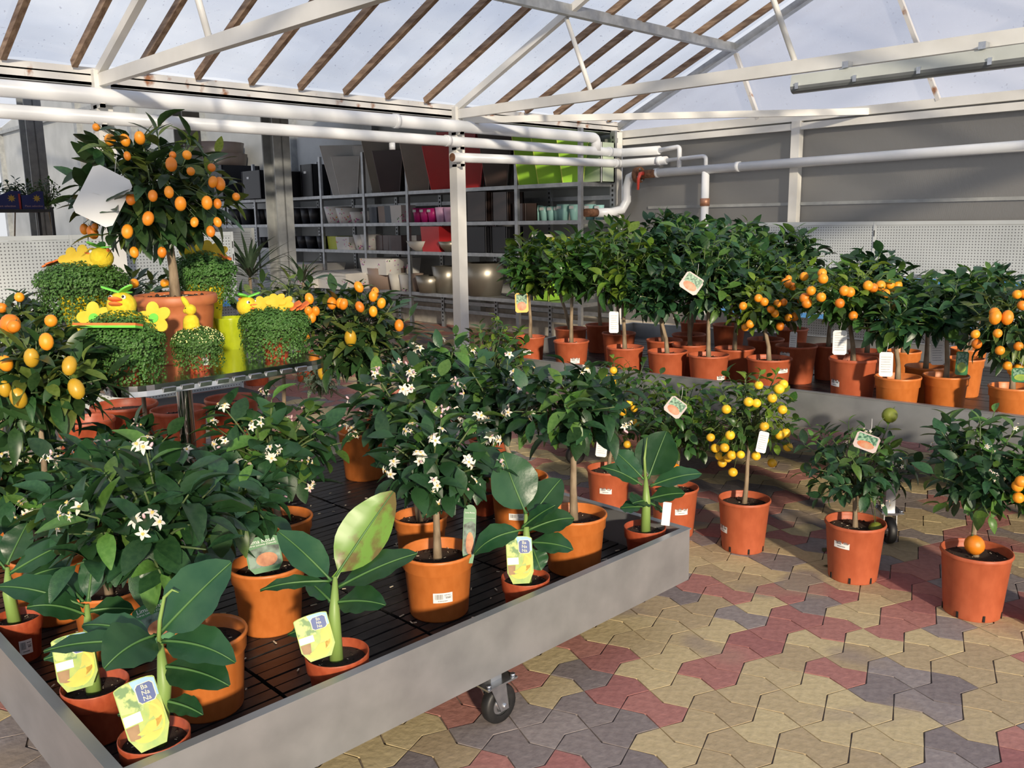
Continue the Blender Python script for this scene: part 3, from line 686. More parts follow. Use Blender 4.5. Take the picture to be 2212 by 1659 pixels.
item('box', 'black', 1078, 1112, Z3, 490, 'big black cube planter, right one on the third shelf', 'planter')
item('carton', 'citron', 1186, 1236, Z3, 512, 'wide citron yellow carton, left one behind the trees', 'carton')
item('carton', 'citron', 1256, 1288, Z3, 512, 'citron yellow carton, right one behind the trees', 'carton')
item('carton', 'cream', 1160, 1184, Z3, 506, 'small white printed carton beside the citron ones', 'carton', mat=floral)
# bottom board
item('carton', 'cream', 628, 694, .70, 566, 'white carton with coral flower and grass prints, on top of its pile', 'carton', mat=floral, Y=7.62)
item('carton', 'cream', 640, 700, Z4, 594, 'white carton under the coral flower carton', 'carton', Y=7.62)
item('carton', 'cream', 662, 735, Z4, 592, 'white carton with pink orchid print', 'carton', mat=floral, Y=7.54)
item('carton', 'cream', 725, 812, Z4, 583, 'long white planter box with a bouquet print', 'carton', mat=floral, Y=7.66)
item('round', 'beige', 812, 872, Z4, 576, 'beige plastic tub under a printed carton', 'tub', Y=7.78)
item('carton', 'floral', 815, 872, .76, 556, 'white carton with pink blossoms on the beige tub', 'carton', mat=floral, Y=7.78)
item('cup', 'cream', 847, 871, Z4, 590, 'cream beaker with a pointed pattern', 'pot', Y=7.60)
item('cup', 'cream', 868, 889, Z4, 592, 'white printed beaker beside the shelf upright', 'pot', mat=floral, Y=7.60)
item('cup', 'beige', 890, 909, Z4, 590, 'small beige beaker right of the shelf upright', 'pot', Y=7.66)
item('cup', 'metal', 908, 946, Z4, 594, 'dark shiny metallic pot', 'pot', Y=7.62)
item('cup', 'metal', 944, 986, Z4, 574, 'bronze metallic pot left of the white post', 'pot', Y=7.74)
item('cup', 'metal', 1000, 1022, Z4, 576, 'slim bronze metallic pot right of the white post', 'pot', Y=7.80)
item('cup', 'metal', 1014, 1080, Z4, 566, 'largest bronze metallic pot at the end of the bottom shelf', 'pot', Y=7.74)
item('box', 'lime', 1168, 1200, Z4, 590, 'lime green planter glimpsed between the trees', 'planter')
item('cup', 'black', 706, 724, Z4, 580, 'black pot left of the long white planter box', 'pot', Y=7.9)

# ================================================================== PEGBOARD GONDOLAS
def M_peg():
    m = M('pegboard', (.43,.46,.47), (.48,.51,.52), 3, .45); n = m.node_tree; bs = n.nodes['Principled BSDF']; src = bs.inputs['Base Color'].links[0].from_socket
    t_ = n.nodes.new('ShaderNodeTexCoord'); mpn = n.nodes.new('ShaderNodeVectorMath'); mpn.operation = 'SCALE'; mpn.inputs['Scale'].default_value = 1/.025; n.links.new(t_.outputs['Object'], mpn.inputs[0])
    fr = n.nodes.new('ShaderNodeVectorMath'); fr.operation = 'FRACTION'; n.links.new(mpn.outputs[0], fr.inputs[0])
    sb = n.nodes.new('ShaderNodeVectorMath'); sb.operation = 'SUBTRACT'; sb.inputs[1].default_value = (.5,.5,.5); n.links.new(fr.outputs[0], sb.inputs[0])
    sx = n.nodes.new('ShaderNodeSeparateXYZ'); n.links.new(sb.outputs[0], sx.inputs[0])
    cb = n.nodes.new('ShaderNodeCombineXYZ'); n.links.new(sx.outputs[0], cb.inputs[0]); n.links.new(sx.outputs[2], cb.inputs[2])
    ln = n.nodes.new('ShaderNodeVectorMath'); ln.operation = 'LENGTH'; n.links.new(cb.outputs[0], ln.inputs[0])
    lt = n.nodes.new('ShaderNodeMath'); lt.operation = 'LESS_THAN'; lt.inputs[1].default_value = .20; n.links.new(ln.outputs['Value'], lt.inputs[0])
    mi = n.nodes.new('ShaderNodeMix'); mi.data_type = 'RGBA'; n.links.new(lt.outputs[0], mi.inputs[0]); n.links.new(src, mi.inputs[6]); mi.inputs[7].default_value = (.10,.10,.11,1)
    n.links.new(mi.outputs[2], bs.inputs['Base Color']); return m
peg = M_peg(); blue = M('blue_plastic', (.07,.24,.55), (.10,.30,.62), 6, .4); darkgrey = M('dark_grey_sheet', (.05,.05,.055), (.07,.07,.075), 5, .6)
lgrey = M('light_grey_steel', (.46,.49,.50), (.52,.55,.56), 3, .45)
def gondola(label, o, rz, n, wdt, top, shelves, bluelip=True, back=True):
    """pegboard shelf rack, local X along its length, front faces local -Y"""
    t = thing('pegboard_rack', label, 'rack', (o[0], o[1], 0), rz, 'pegboard racks')
    for i in range(n):
        b = MB(); b.box((i*wdt+.012,0,.12), ((i+1)*wdt-.012,.02,top-.035)); b.build('pegboard', peg, t)
        b = MB(); b.box((i*wdt+.012,-.004,top-.033), ((i+1)*wdt-.012,.024,top)); b.build('top_cap', lgrey, t)
        for z, d in shelves:
            b = MB(); b.box((i*wdt+.01,-d,z-.03), ((i+1)*wdt-.01,0,z)); s_ = b.build('shelf_board', lgrey, t)
            if bluelip: b = MB(); b.box((i*wdt+.01,-d-.006,z-.04), ((i+1)*wdt-.01,-d,z+.004)); b.build('price_strip', blue, s_)
        b = MB(); b.box((i*wdt+.01,-.40,0), ((i+1)*wdt-.01,.02,.11)); b.build('plinth', darkgrey, t)
    for i in range(n+1):
        b = MB(); b.box((i*wdt-.011,-.006,0), (i*wdt+.011,.03,top)); u = b.build('upright', lgrey, t)
        b = MB()
        for k in range(12): b.box((i*wdt-.004,-.009,.15+k*.105), (i*wdt+.004,-.005,.15+k*.105+.055))
        q = b.build('slots', slotm, u); q['kind'] = 'stuff'
    return t
gondola('low pegboard rack along the gutter posts, behind the steel table', (-7.02, -.28), PI/2, 3, 1.28, 1.44, [(.90,.42)])
gondola('long pegboard rack on the gable wall behind the citrus trees', (-4.93, 8.14), 0, 4, 1.385, 1.44, [(.96,.42),(.60,.42)])
gondola('short pegboard rack end seen past the yellow pots in the hall', (-9.6, 4.55), 0.1, 1, .9, 1.46, [(.6,.3)], False)
# leaflets on the gable rack
for k in range(6):
    b = MB(); b.box((-.13,-.09,0), (.13,.09,.006)); o = b.build('leaflet', white_tag, None, (-2.95+.07*k-.2*(k%2), 7.95+.03*(k%3), .966+.0065*k), label=f'white leaflet, {ORD[k]} from the bottom of the loose pile on the blue rack', cat='leaflet', group='leaflets'); o.rotation_euler = (0,0,.3*k)

# ================================================================== PLANT PIECES
def leaf_mesh(name, wd, fold, curl, mat, segs=5, twist=0, base=.06):
    b = MB(); vs = []; fs = []
    for i in range(segs+1):
        t = i/segs; y = base + (1-base)*t
        hw = wd*.5*(math.sin(PI*min(1, t**.85*.97+.015))**.75)
        z = -curl*t*t + curl*.35*t
        tw = twist*t
        for s in (-1, 0, 1):
            x = s*hw; zz = z + abs(s)*hw*fold
            vs.append((x*math.cos(tw), y, zz + x*math.sin(tw)))
    for i in range(segs):
        a = 3*i; fs += [(a, a+1, a+4, a+3), (a+1, a+2, a+5, a+4)]
    vs += [(-.008,0,0),(.008,0,0)]; n = len(vs)
    fs.append((n-2, n-1, 2, 1)); fs.append((n-2, 1, 0))
    b.add(vs, fs, 0, True); return b.mesh(name, mat)
LM = {}
for sp_, wd_ in (('lemon', .50), ('kumquat', .36), ('orange', .50), ('small', .52)):
    LM[sp_] = [[leaf_mesh('leaf', wd_*a, f_, c_, LEAF[sp_][k], twist=t_) for a, f_, c_, t_ in ((1,.25,.25,0), (.88,.42,.40,.25), (1.1,.15,.10,-.2), (.95,.5,.6,.15))] for k in (0, 1)]
vari = M('variegated_leaf', (.55,.56,.36), (.06,.14,.04), 14, .45, lo=.45, hi=.5, stretch=(3,.6,1))
LM['vari'] = [[leaf_mesh('leaf', .42, .25, .5, vari), leaf_mesh('leaf', .38, .35, .8, vari)]]*2
strap = M('strap_leaf', (.035,.065,.035), (.06,.095,.05), 8, .5)
LM['strap'] = [[leaf_mesh('leaf', .07, .3, .25, strap, 6), leaf_mesh('leaf', .06, .3, .7, strap, 6)]]*2

def flower_mesh():
    b = MB()
    for k in range(5):
        a = 2*PI*k/5; m = Matrix.Rotation(a, 3, 'Z'); vs = []; fs = []
        for i in range(5):
            t = i/4; hw = .24*math.sin(PI*(t*.86+.12)); z = .5*t-.55*t*t + .12
            vs += [m @ V((-hw, t, z)), m @ V((0, t, z-.06)), m @ V((hw, t, z))]
        for i in range(4): fs += [(3*i,3*i+1,3*i+4,3*i+3), (3*i+1,3*i+2,3*i+5,3*i+4)]
        b.add(vs, fs, 0, True)
    for k in range(6):
        a = 2*PI*k/6; b.tube([(0,0,0), (.16*math.cos(a),.16*math.sin(a),.42)], [.05,.07], 4, 1)
    b.ball((0,0,.1), .10, 6, 1); return b.mesh('flower', [petal, stamen])
def wilt_mesh():
    b = MB(); r = random.Random(3)
    for k in range(7):
        a = r.uniform(0, 6.3); l = r.uniform(.5, 1); b.tube([(0,0,0), (.25*l*math.cos(a),.25*l*math.sin(a),.3*l), (.8*l*math.cos(a+.3),.8*l*math.sin(a+.3),.35*l-.1)], [.09,.10,.03], 4, 0)
    b.ball((0,0,.25), .16, 6, 1); return b.mesh('flower', [petal, stamen])
bud = MB().ball((0,0,0), .5, 8, 0, 1.0).mesh('bud', pinkp)
FLW = [flower_mesh(), flower_mesh(), wilt_mesh()]
def fruit_mesh(mat, rz, n=14):
    b = MB(); b.ball((0,0,0), 1, n, 0, rz); b.tube([(0,0,rz*.96),(0,0,rz*1.02)], [.16,.12], 6, 1); b.tube([(0,0,rz*1.0),(0.05,0,rz*1.3)], [.05,.04], 5, 1); return b.mesh('fruit', [mat, twigm])
FRM = {'kum': fruit_mesh(fr_or, 1.32), 'rnd': fruit_mesh(fr_or, 1.05), 'yel': fruit_mesh(fr_ye, .95), 'grn': fruit_mesh(fr_gr, 1.0), 'olive': fruit_mesh(fr_ol, 1.45)}

# pots: unit radius 1 at the rim, unit height 1
def pot_mesh(kind, mat):
    b = MB()
    if kind == 'rim':     # grower's pot with collar and rolled lip
        pr = [(0,0),(.77,0),(.80,.03),(.905,.755),(.955,.77),(.97,.94),(1.0,.95),(1.01,.975),(.99,1.0),(.945,1.0),(.93,.965),(.90,.80),(.0,.80)]
    elif kind == 'plain':
        pr = [(0,0),(.79,0),(.80,.02),(.955,.93),(.99,.94),(1.01,.965),(.99,1.0),(.95,1.0),(.935,.96),(.92,.86),(0,.86)]
    elif kind == 'small':
        pr = [(0,0),(.74,0),(.755,.02),(.89,.68),(.965,.70),(1.0,.985),(.995,1.0),(.955,1.0),(.92,.80),(0,.80)]
    elif kind == 'big':
        pr = [(0,0),(.72,0),(.74,.02),(.885,.70),(.895,.73),(.905,.84),(.985,.86),(1.0,.91),(.995,.97),(.96,1.0),(.90,.99),(.88,.93),(0,.93)]
    elif kind == 'cache':
        pr = [(0,0),(.70,0),(.99,.96),(1.0,1.0),(.95,1.0),(.90,.88),(0,.88)]
    b.lathe(pr, 32); return b.mesh('pot', mat)
PM = {('rim','o'): pot_mesh('rim', pot_o), ('rim','t'): pot_mesh('rim', pot_t), ('plain','t'): pot_mesh('plain', pot_t), ('plain','r'): pot_mesh('plain', pot_r), ('small','r'): pot_mesh('small', pot_r), ('big','b'): pot_mesh('big', pot_big),
      ('cache','y'): pot_mesh('cache', yel), ('cache','l'): pot_mesh('cache', lime), ('plain','o'): pot_mesh('plain', pot_o)}
SOILZ = {'rim': .84, 'plain': .88, 'small': .84, 'big': .95, 'cache': .9}
perl = M('perlite_crumbs', (.55,.45,.30), (.70,.62,.48), 30, .9)
def soil_mesh(seed):
    r = random.Random(seed); b = MB(); n = 20; vs = [(0,0,.03)]
    for k, q in enumerate((.3,.6,.93)):
        for i in range(n):
            a = 2*PI*i/n; vs.append((q*math.cos(a), q*math.sin(a), r.uniform(-.015,.035) if k < 2 else -.02))
    fs = [(0,1+i,1+(i+1)%n) for i in range(n)]
    for k in range(2):
        for i in range(n): fs.append((1+k*n+i, 1+(k+1)*n+i, 1+(k+1)*n+(i+1)%n, 1+k*n+(i+1)%n))
    b.add(vs, fs, 0, True)
    for i in range(46):
        a = r.uniform(0, 6.3); q = .85*math.sqrt(r.random()); x, y = q*math.cos(a), q*math.sin(a); s = r.uniform(.018,.05)
        if i % 3: b.ball((x,y,.02), s*1.3, 5, 0, s)
        else: a2_ = r.uniform(0, 6.3); b.bar((x,y,.03), (x+s*1.6*math.cos(a2_),y+s*1.6*math.sin(a2_),.035), s*.5, s*.35, 1)
    return b.mesh('soil', [soil, perl])
SOIL = [soil_mesh(s) for s in range(3)]
slotp = M('drain_hole', (.01,.008,.006), (.015,.012,.01), 5, .9)
barcode = {}
def sticker_mesh():
    b = MB(); n = 6; aw = .30; vs = []
    for i in range(n+1):
        a = -aw + 2*aw*i/n
        for z in (-.10, .10): vs.append((math.sin(a)*1.0, -math.cos(a)*1.0, z))
    b.add(vs, [(2*i,2*i+2,2*i+3,2*i+1) for i in range(n)], 0, True)
    r = random.Random(2); x = -.24
    while x < .0:
        wd = r.choice((.006,.010,.014)); a0, a1 = x, x+wd
        b.add([(math.sin(a0)*1.004,-math.cos(a0)*1.004,-.03),(math.sin(a1)*1.004,-math.cos(a1)*1.004,-.03),(math.sin(a1)*1.004,-math.cos(a1)*1.004,.075),(math.sin(a0)*1.004,-math.cos(a0)*1.004,.075)], [(0,1,2,3)], 1)
        x += wd+r.choice((.008,.012))
    for zz, h_, l0, l1 in ((.05,.016,.05,.24), (.02,.010,.05,.27), (-.015,.030,.09,.25), (-.07,.016,-.15,.15)):
        k = l0
        while k < l1:
            e_ = min(l1, k+r.uniform(.015,.03)); b.add([(math.sin(k)*1.004,-math.cos(k)*1.004,zz),(math.sin(e_)*1.004,-math.cos(e_)*1.004,zz),(math.sin(e_)*1.004,-math.cos(e_)*1.004,zz+h_),(math.sin(k)*1.004,-math.cos(k)*1.004,zz+h_)], [(0,1,2,3)], 1); k = e_+.01
    return b.mesh('price_sticker', [white_tag, M('grey_print', (.12,.12,.12), (.2,.2,.2), 9, .6)])
STK = sticker_mesh()

TOCAM = lambda p: (CAM-V(p)).normalized()
def add_pot(root, R, Hh, kind, colr, sticker=None, slots=False, seed=0, soil_=True):
    o = obj('pot', PM[(kind, colr)], root); o.scale = (R, R, Hh)
    if soil_:
        q = obj('soil', SOIL[seed % 3], root, (0,0,SOILZ[kind]*Hh)); q.scale = (R*.97, R*.97, R*.9); q.rotation_euler = (0,0,seed*1.7)
    if slots:
        for k in range(7):
            a = 2*PI*k/7+.4*seed; b = MB(); b.box((R*.795,-.004,.004), (R*.83,.004,.028)); s_ = b.build('drain_slot', slotp, root); s_.rotation_euler = (0,0,a)
    if sticker is not None:
        # sticker = (angle around the pot measured from the camera-facing side, height fraction, size)
        a, hf, sz = sticker
        base = math.atan2(-root.location.y, -root.location.x)
        rr = R*(.80+.15*hf) + .0012
        s_ = obj('price_sticker', STK, root, (0,0,hf*Hh)); s_.scale = (rr, rr, sz*1.35); s_.rotation_euler = (0, 0, base+PI/2+a)
    return o

def trunk_mesh(pts, r0, r1, mat=bark):
    n = len(pts); b = MB(); rr = [r0*1.25] + [r0+(r1-r0)*i/(n-1) for i in range(1, n)]; b.tube(pts, rr, 9); return b.mesh('trunk', mat)

def crown(root, C, rad, T, sp_, tips, per, L, rg, young=.12, flowers=0, top_young=.5, droop=.35, fl_size=.020, twr=.0028, inner=0):
    """leaf rosettes on twigs that spring from trunk top T (root-local); C centre, rad = (r, r, rz)"""
    rx, ry_, rz = rad; br = MB(); n_l = 0; cap = 300
    C = V(C); T = V(T)
    ga = PI*(3-math.sqrt(5))
    for i in range(tips):
        zz = 1-2*(i+.5)/tips; zz = max(-.85, zz*.95+.05); an = i*ga+rg.uniform(-.3,.3); q = math.sqrt(max(0, 1-zz*zz))
        rr = (.50 + .50*rg.random()**.5)
        d = V((q*math.cos(an), q*math.sin(an), zz))
        tip = C + V((d.x*rx, d.y*ry_, d.z*rz))*rr*.95
        td = (tip - (T*.5+C*.5)).normalized(); td = (td + V((0,0,.35))).normalized()
        mid = T.lerp(tip, .55) + V((rg.uniform(-.02,.02), rg.uniform(-.02,.02), .02))
        st = T + V((rg.uniform(-1,1)*rx*.08, rg.uniform(-1,1)*rx*.08, rg.uniform(-.02,.03)))
        br.tube([st, mid, tip], [twr*1.9, twr*1.3, twr*.7], 5, 0)
        yng = rg.random() < young or (zz > .55 and rg.random() < top_young)
        sd = td.cross(V((0,0,1))); 
        if sd.length < .05: sd = V((1,0,0))
        sd.normalize(); sd2 = td.cross(sd)
        k_n = per + rg.choice((-1,0,0,1))
        for k in range(k_n):
            if n_l >= cap: break
            a = k*2.4 + rg.uniform(-.4,.4); rd = sd*math.cos(a) + sd2*math.sin(a)
            up_ = (k/max(1,k_n-1))
            ld = (rd*(1.0-.42*up_) + td*(.05+.65*up_) + V((0,0,-droop*(1-up_*.8)*rg.uniform(.3,1.4)))).normalized()
            l_ = L*rg.uniform(.68,1.12)*(.8 if yng and k == k_n-1 else 1)
            ba = tip - td*(.022*(k_n-1-k))*(L/.08)
            nrm = V((0,0,1)) + d*.35 + V((rg.uniform(-.35,.35), rg.uniform(-.35,.35), 0))
            ms = rg.choice(LM[sp_][1 if yng else 0])
            obj('leaf', ms, root, mat=frame(ba, ld, nrm) @ Matrix.Scale(l_, 4)); n_l += 1
        if rg.random() < flowers:
            for k in range(rg.choice((3,4,5,6))):
                a = rg.uniform(0, 6.3); rd = (sd*math.cos(a) + sd2*math.sin(a) + td*.9 + d*.4).normalized()
                p = tip + rd*rg.uniform(.015,.04)
                if rg.random() < .27: obj('bud', bud, root, mat=frame(p, rd.orthogonal(), rd) @ Matrix.Scale(fl_size*.42, 4))
                else: obj('flower', rg.choice(FLW), root, mat=frame(p, rd.orthogonal(), rd) @ Matrix.Scale(fl_size*rg.uniform(.8,1.15), 4))
    br.build('branches', twigm, root)
    if inner:
        inm = MB(); src = LM[sp_][0][0]; sv = [v.co.copy() for v in src.vertices]; sf = [tuple(p_.vertices) for p_ in src.polygons]
        for i in range(inner):
            zz = rg.uniform(-.8,1); an = rg.uniform(0,6.2832); q = math.sqrt(max(0, 1-zz*zz)); d = V((q*math.cos(an), q*math.sin(an), zz)); rr = rg.uniform(.25,.82)
            ba = C + V((d.x*rx, d.y*ry_, d.z*rz))*rr
            ld = (d*.6 + V((rg.uniform(-1,1), rg.uniform(-1,1), rg.uniform(-.7,.5)))).normalized()
            m = frame(ba, ld, V((0,0,1))+d*.4+V((rg.uniform(-.5,.5), rg.uniform(-.5,.5), 0))) @ Matrix.Scale(L*rg.uniform(.7,1.05), 4)
            inm.add([m @ v_ for v_ in sv], sf, 0, True)
        o = inm.build('inner_foliage', LEAF[sp_][0] if sp_ in LEAF else src.materials[0], root); o['kind'] = 'stuff'

PLANTS = []
def citrus(name, label, cat, rim=None, surf=None, base=None, R=.11, Hh=.2, pot='rim', pc='o', cr=None, sp_='lemon', tips=18, per=6, L=.085, seed=1,
           flowers=0, young=.12, top_young=.5, fruits=(), fr=('kum', .018), sticker=None, slots=False, group=None, trunk_r=.011, droop=.35, zr=None, fl_size=.020, lean=None, inner=90):
    """rim: pixel of the pot's rim centre; cr: (px, py, rx_px, ry_px) of the crown as seen"""
    rg = random.Random(seed*13+5)
    if base is None:
        p = at(rim[0], rim[1], surf+Hh); base = V((p.x, p.y, surf))
    else: base = V((base[0], base[1], surf))
    root = thing(name, label, cat, base, 0, group)
    add_pot(root, R, Hh, pot, pc, sticker, slots, seed)
    wd = depth(base+V((0,0,.3))); k = wd/FPX
    C = atw(cr[0], cr[1], wd) - base
    rx, rz = cr[2]*k, (cr[3]*k if zr is None else zr)
    sz = SOILZ[pot]*Hh
    T = V((C.x*.9, C.y*.9, max(sz+.04, C.z-rz*.55)))
    m1 = V((T.x*.3+rg.uniform(-.008,.008), T.y*.3+rg.uniform(-.008,.008), sz+(T.z-sz)*.35)); m2 = V((T.x*.7, T.y*.7+rg.uniform(-.006,.006), sz+(T.z-sz)*.7))
    obj('trunk', trunk_mesh([(0,0,sz-.01), m1, m2, T, C*.6+T*.4], trunk_r, trunk_r*.6), root)
    crown(root, C, (rx, rx, rz), T, sp_, tips, per, L, rg, young, flowers, top_young, droop, fl_size, inner=inner if sp_ != 'vari' else 0)
    kind, fr_r = fr; stk = MB()
    for fx in fruits:
        x, y = fx[0], fx[1]; kd = fx[2] if len(fx) > 2 else kind; r_ = fr_r*(fx[3] if len(fx) > 3 else 1)
        dx, dy = (x-cr[0])/max(1,cr[2]), (y-cr[1])/max(1,cr[3]); q = max(0, 1-dx*dx-dy*dy)
        p = atw(x, y, wd - rx*.92*math.sqrt(q)) - base
        tl = V((rg.uniform(-.4,.4), rg.uniform(-.4,.4), 1)).normalized()
        obj('fruit', FRM[kd], root, mat=frame(p, tl.orthogonal(), tl) @ Matrix.Scale(r_*rg.uniform(.92,1.08), 4))
        tp_ = p+tl*r_*1.1; stk.tube([tp_, tp_.lerp(C, .4)+V((0,0,.03)), tp_.lerp(C, .85)], [.0012,.0016,.0024], 4)
    if stk.v: stk.build('fruit_stalks', twigm, root)
    PLANTS.append(root); root['wd'] = wd
    return root

# ---- lemons on the near bench
LG = 'flowering lemon trees on the near bench'
t_l1 = citrus('potted_lemon', 'flowering lemon in orange pot with barcode sticker and small upright fruit label', 'potted plant', (945,1187), T1, R=.119, Hh=.21, cr=(940,985,150,112), tips=27, per=6, L=0.109, seed=1, flowers=.7, sticker=(.12,.42,.12), group=LG, trunk_r=.013)
citrus('potted_lemon', 'flowering lemon in orange pot directly behind the small upright fruit label', 'potted plant', (908,1112), T1, R=.10, Hh=.19, cr=(880,880,135,105), tips=26, per=6, L=0.109, seed=2, flowers=.75, group=LG)
citrus('potted_lemon', 'lemon standard with bare trunk in the bright orange pot at the bench end', 'potted plant', (1240,1107), T1, R=.119, Hh=.21, cr=(1235,868,150,92), tips=27, per=6, L=0.105, seed=3, flowers=.4, group=LG, trunk_r=.014, young=.25)
citrus('potted_lemon', 'flowering lemon in orange pot behind the banana at the far corner', 'potted plant', (1120,1027), T1, R=.122, Hh=.22, cr=(1075,858,130,95), tips=26, per=6, L=0.109, seed=4, flowers=.6, sticker=(-.1,.35,.1), group=LG)
citrus('potted_lemon', 'broad flowering lemon in shaded orange pot left of the pale banana leaf', 'potted plant', (602,1115), T1, R=.122, Hh=.2, cr=(580,955,185,110), tips=30, per=6, L=0.117, seed=5, flowers=.6, group=LG, trunk_r=.013)
t_l7 = citrus('potted_lemon', 'sparse lemon in orange pot with a green fruit label facing the camera', 'potted plant', (577,1215), T1, R=.116, Hh=.21, cr=(510,1085,120,85), tips=11, per=5, L=0.107, seed=6, flowers=.3, group=LG, young=.4)
t_l8 = citrus('potted_lemon', 'dark leafy lemon in orange pot behind the foremost banana plant', 'potted plant', (438,1365), T1, R=.112, Hh=.21, cr=(320,1110,195,165), tips=31, per=6, L=0.117, seed=7, flowers=.3, group=LG, trunk_r=.012)
citrus('potted_lemon', 'lemon with scattered blossoms in orange pot behind the second banana', 'potted plant', (235,1265), T1, R=.11, Hh=.2, cr=(200,1060,140,110), tips=24, per=6, L=0.117, seed=8, flowers=.45, group=LG)
citrus('potted_lemon', 'flowering lemon at the left picture edge', 'potted plant', (85,1160), T1, R=.11, Hh=.2, cr=(40,1030,140,110), tips=24, per=6, L=0.119, seed=9, flowers=.6, group=LG)
citrus('potted_lemon', 'low lemon in front of the steel table leg', 'potted plant', (330,1080), T1, R=.11, Hh=.2, cr=(290,985,120,75), tips=20, per=6, L=0.113, seed=10, flowers=.45, group=LG)
citrus('citrus_seedling', 'small bushy citrus seedling in a little red pot', 'potted plant', (1046,1062), T1, R=.052, Hh=.10, pot='small', pc='r', cr=(1044,1000,48,42), sp_='small', tips=10, per=5, L=0.066, seed=11, trunk_r=.005)
citrus('potted_lemon', 'flowering lemon between the kumquat standard and the small-leaved shrub', 'potted plant', None, T1, (-3.0,2.42), R=.11, Hh=.2, cr=(960,800,110,70), tips=21, per=6, L=0.107, seed=12, flowers=.7, group=LG)

# ---- kumquats round the steel table
KG = 'kumquat trees on the near bench'
citrus('potted_kumquat', 'kumquat standard with curved trunk in orange pot right of the steel table', 'potted plant', (785,928), T1, R=.125, Hh=.24, cr=(772,715,132,116), sp_='kumquat', inner=200, tips=43, per=7, L=.122, seed=20, group=KG, trunk_r=.019, young=.28, droop=.3,
       fruits=[(717,655,'kum',1.1),(742,657),(777,663),(806,673),(810,632),(824,655),(735,655),(757,730,'olive',1.3),(806,640),(775,620),(698,807,'olive',1.3),(832,830,'olive'),(660,730,'kum'),(862,703)], fr=('kum',.021), top_young=.6)
citrus('potted_kumquat', 'kumquat bush behind the right duckling, touching the steel table', 'potted plant', None, T1, (-3.80,2.12), R=.12, Hh=.22, cr=(615,665,120,80), sp_='kumquat', tips=36, per=7, L=.09, seed=21, group=KG, young=.3, fruits=[(668,645),(666,672),(598,655),(605,662),(673,685),(682,672)], fr=('kum',.020), top_young=.7)
citrus('potted_kumquat', 'large kumquat bush with big fruit at the left picture edge', 'potted plant', None, T1, (-2.98,.80), R=.12, Hh=.22, cr=(75,805,165,130), sp_='kumquat', inner=200, tips=42, per=7, L=.115, seed=22, group=KG, young=.3, top_young=.7, droop=.3,
       fruits=[(40,860,'olive',1.1),(68,773,'olive'),(22,700,'rnd',1.4),(110,693,'rnd',.9),(165,840,'olive',1.1),(10,840,'olive'),(100,738,'kum'),(12,785,'kum'),(30,705,'rnd'),(150,790,'olive')], fr=('kum',.020))
citrus('potted_kumquat', 'kumquat bush behind the big terracotta pot', 'potted plant', None, T1, (-3.87,1.50), R=.13, Hh=.23, cr=(285,650,110,75), sp_='kumquat', tips=30, per=7, L=.09, seed=23, group=KG, fruits=[(290,612),(356,612),(330,640)], fr=('rnd',.019))
citrus('potted_kumquat', 'kumquat bush behind the left yellow pot by the pegboard', 'potted plant', None, T1, (-3.90,.86), R=.13, Hh=.23, cr=(50,690,120,60), sp_='kumquat', tips=26, per=7, L=.09, seed=24, group=KG, fruits=[(42,642,'rnd'),(4,665,'rnd'),(20,720)], fr=('kum',.02), top_young=.5)
for k, (x, y, R, lab) in enumerate(((268,872,.20,'wide terracotta tub on the paving seen under the steel table'), (385,882,.165,'terracotta tub on the paving beside the steel table column'), (185,905,.16,'terracotta tub at the left under the steel table'), (500,858,.17,'terracotta tub under the right end of the steel table'))):
    p = at(x, y, .40); r = thing('terracotta_tub', lab, 'pot', (p.x, p.y, 0), 0, 'tubs behind the near bench'); add_pot(r, R, .40, 'plain', 'r', seed=k)

# ---- banana plants
def blade(root, base, tip, wd, nrm, arch, mat, rib=.0035, fold=.18, petiole=.10):
    """a long leaf from base to tip (root-local), wd wide, arching along nrm"""
    base, tip, nrm = V(base), V(tip), V(nrm); d = tip-base; Lh = d.length; y = d.normalized(); x = y.cross(nrm).normalized(); z = x.cross(y)
    b = MB(); n = 12; vs = []; fs = []; mid = []
    for i in range(n+1):
        t = i/n; c = base + d*t + z*(arch*Lh*4*t*(1-t)*(.6+.4*t)); s = max(0, (t-petiole)/(1-petiole))
        hw = wd*.5*(math.sin(PI*min(1, s**.85*.975+.012))**.72) if s > 0 else .008*(1-.5*t/petiole)
        wv = .004*math.sin(i*1.9)
        mid.append(c + z*.0015)
        vs += [c - x*hw + z*(hw*fold+wv), c - x*hw*.5 + z*(hw*fold*.35), c, c + x*hw*.5 + z*(hw*fold*.35), c + x*hw + z*(hw*fold-wv)]
    for i in range(n):
        for k in range(4): a = 5*i+k; fs.append((a, a+1, a+6, a+5))
    b.add(vs, fs, 0, True); o = b.build('leaf', mat, root)
    q = MB(); q.tube(mid, [rib*(1-.75*i/n)+.0006 for i in range(n+1)], 6); q.build('midrib', ban_rib, o); return o
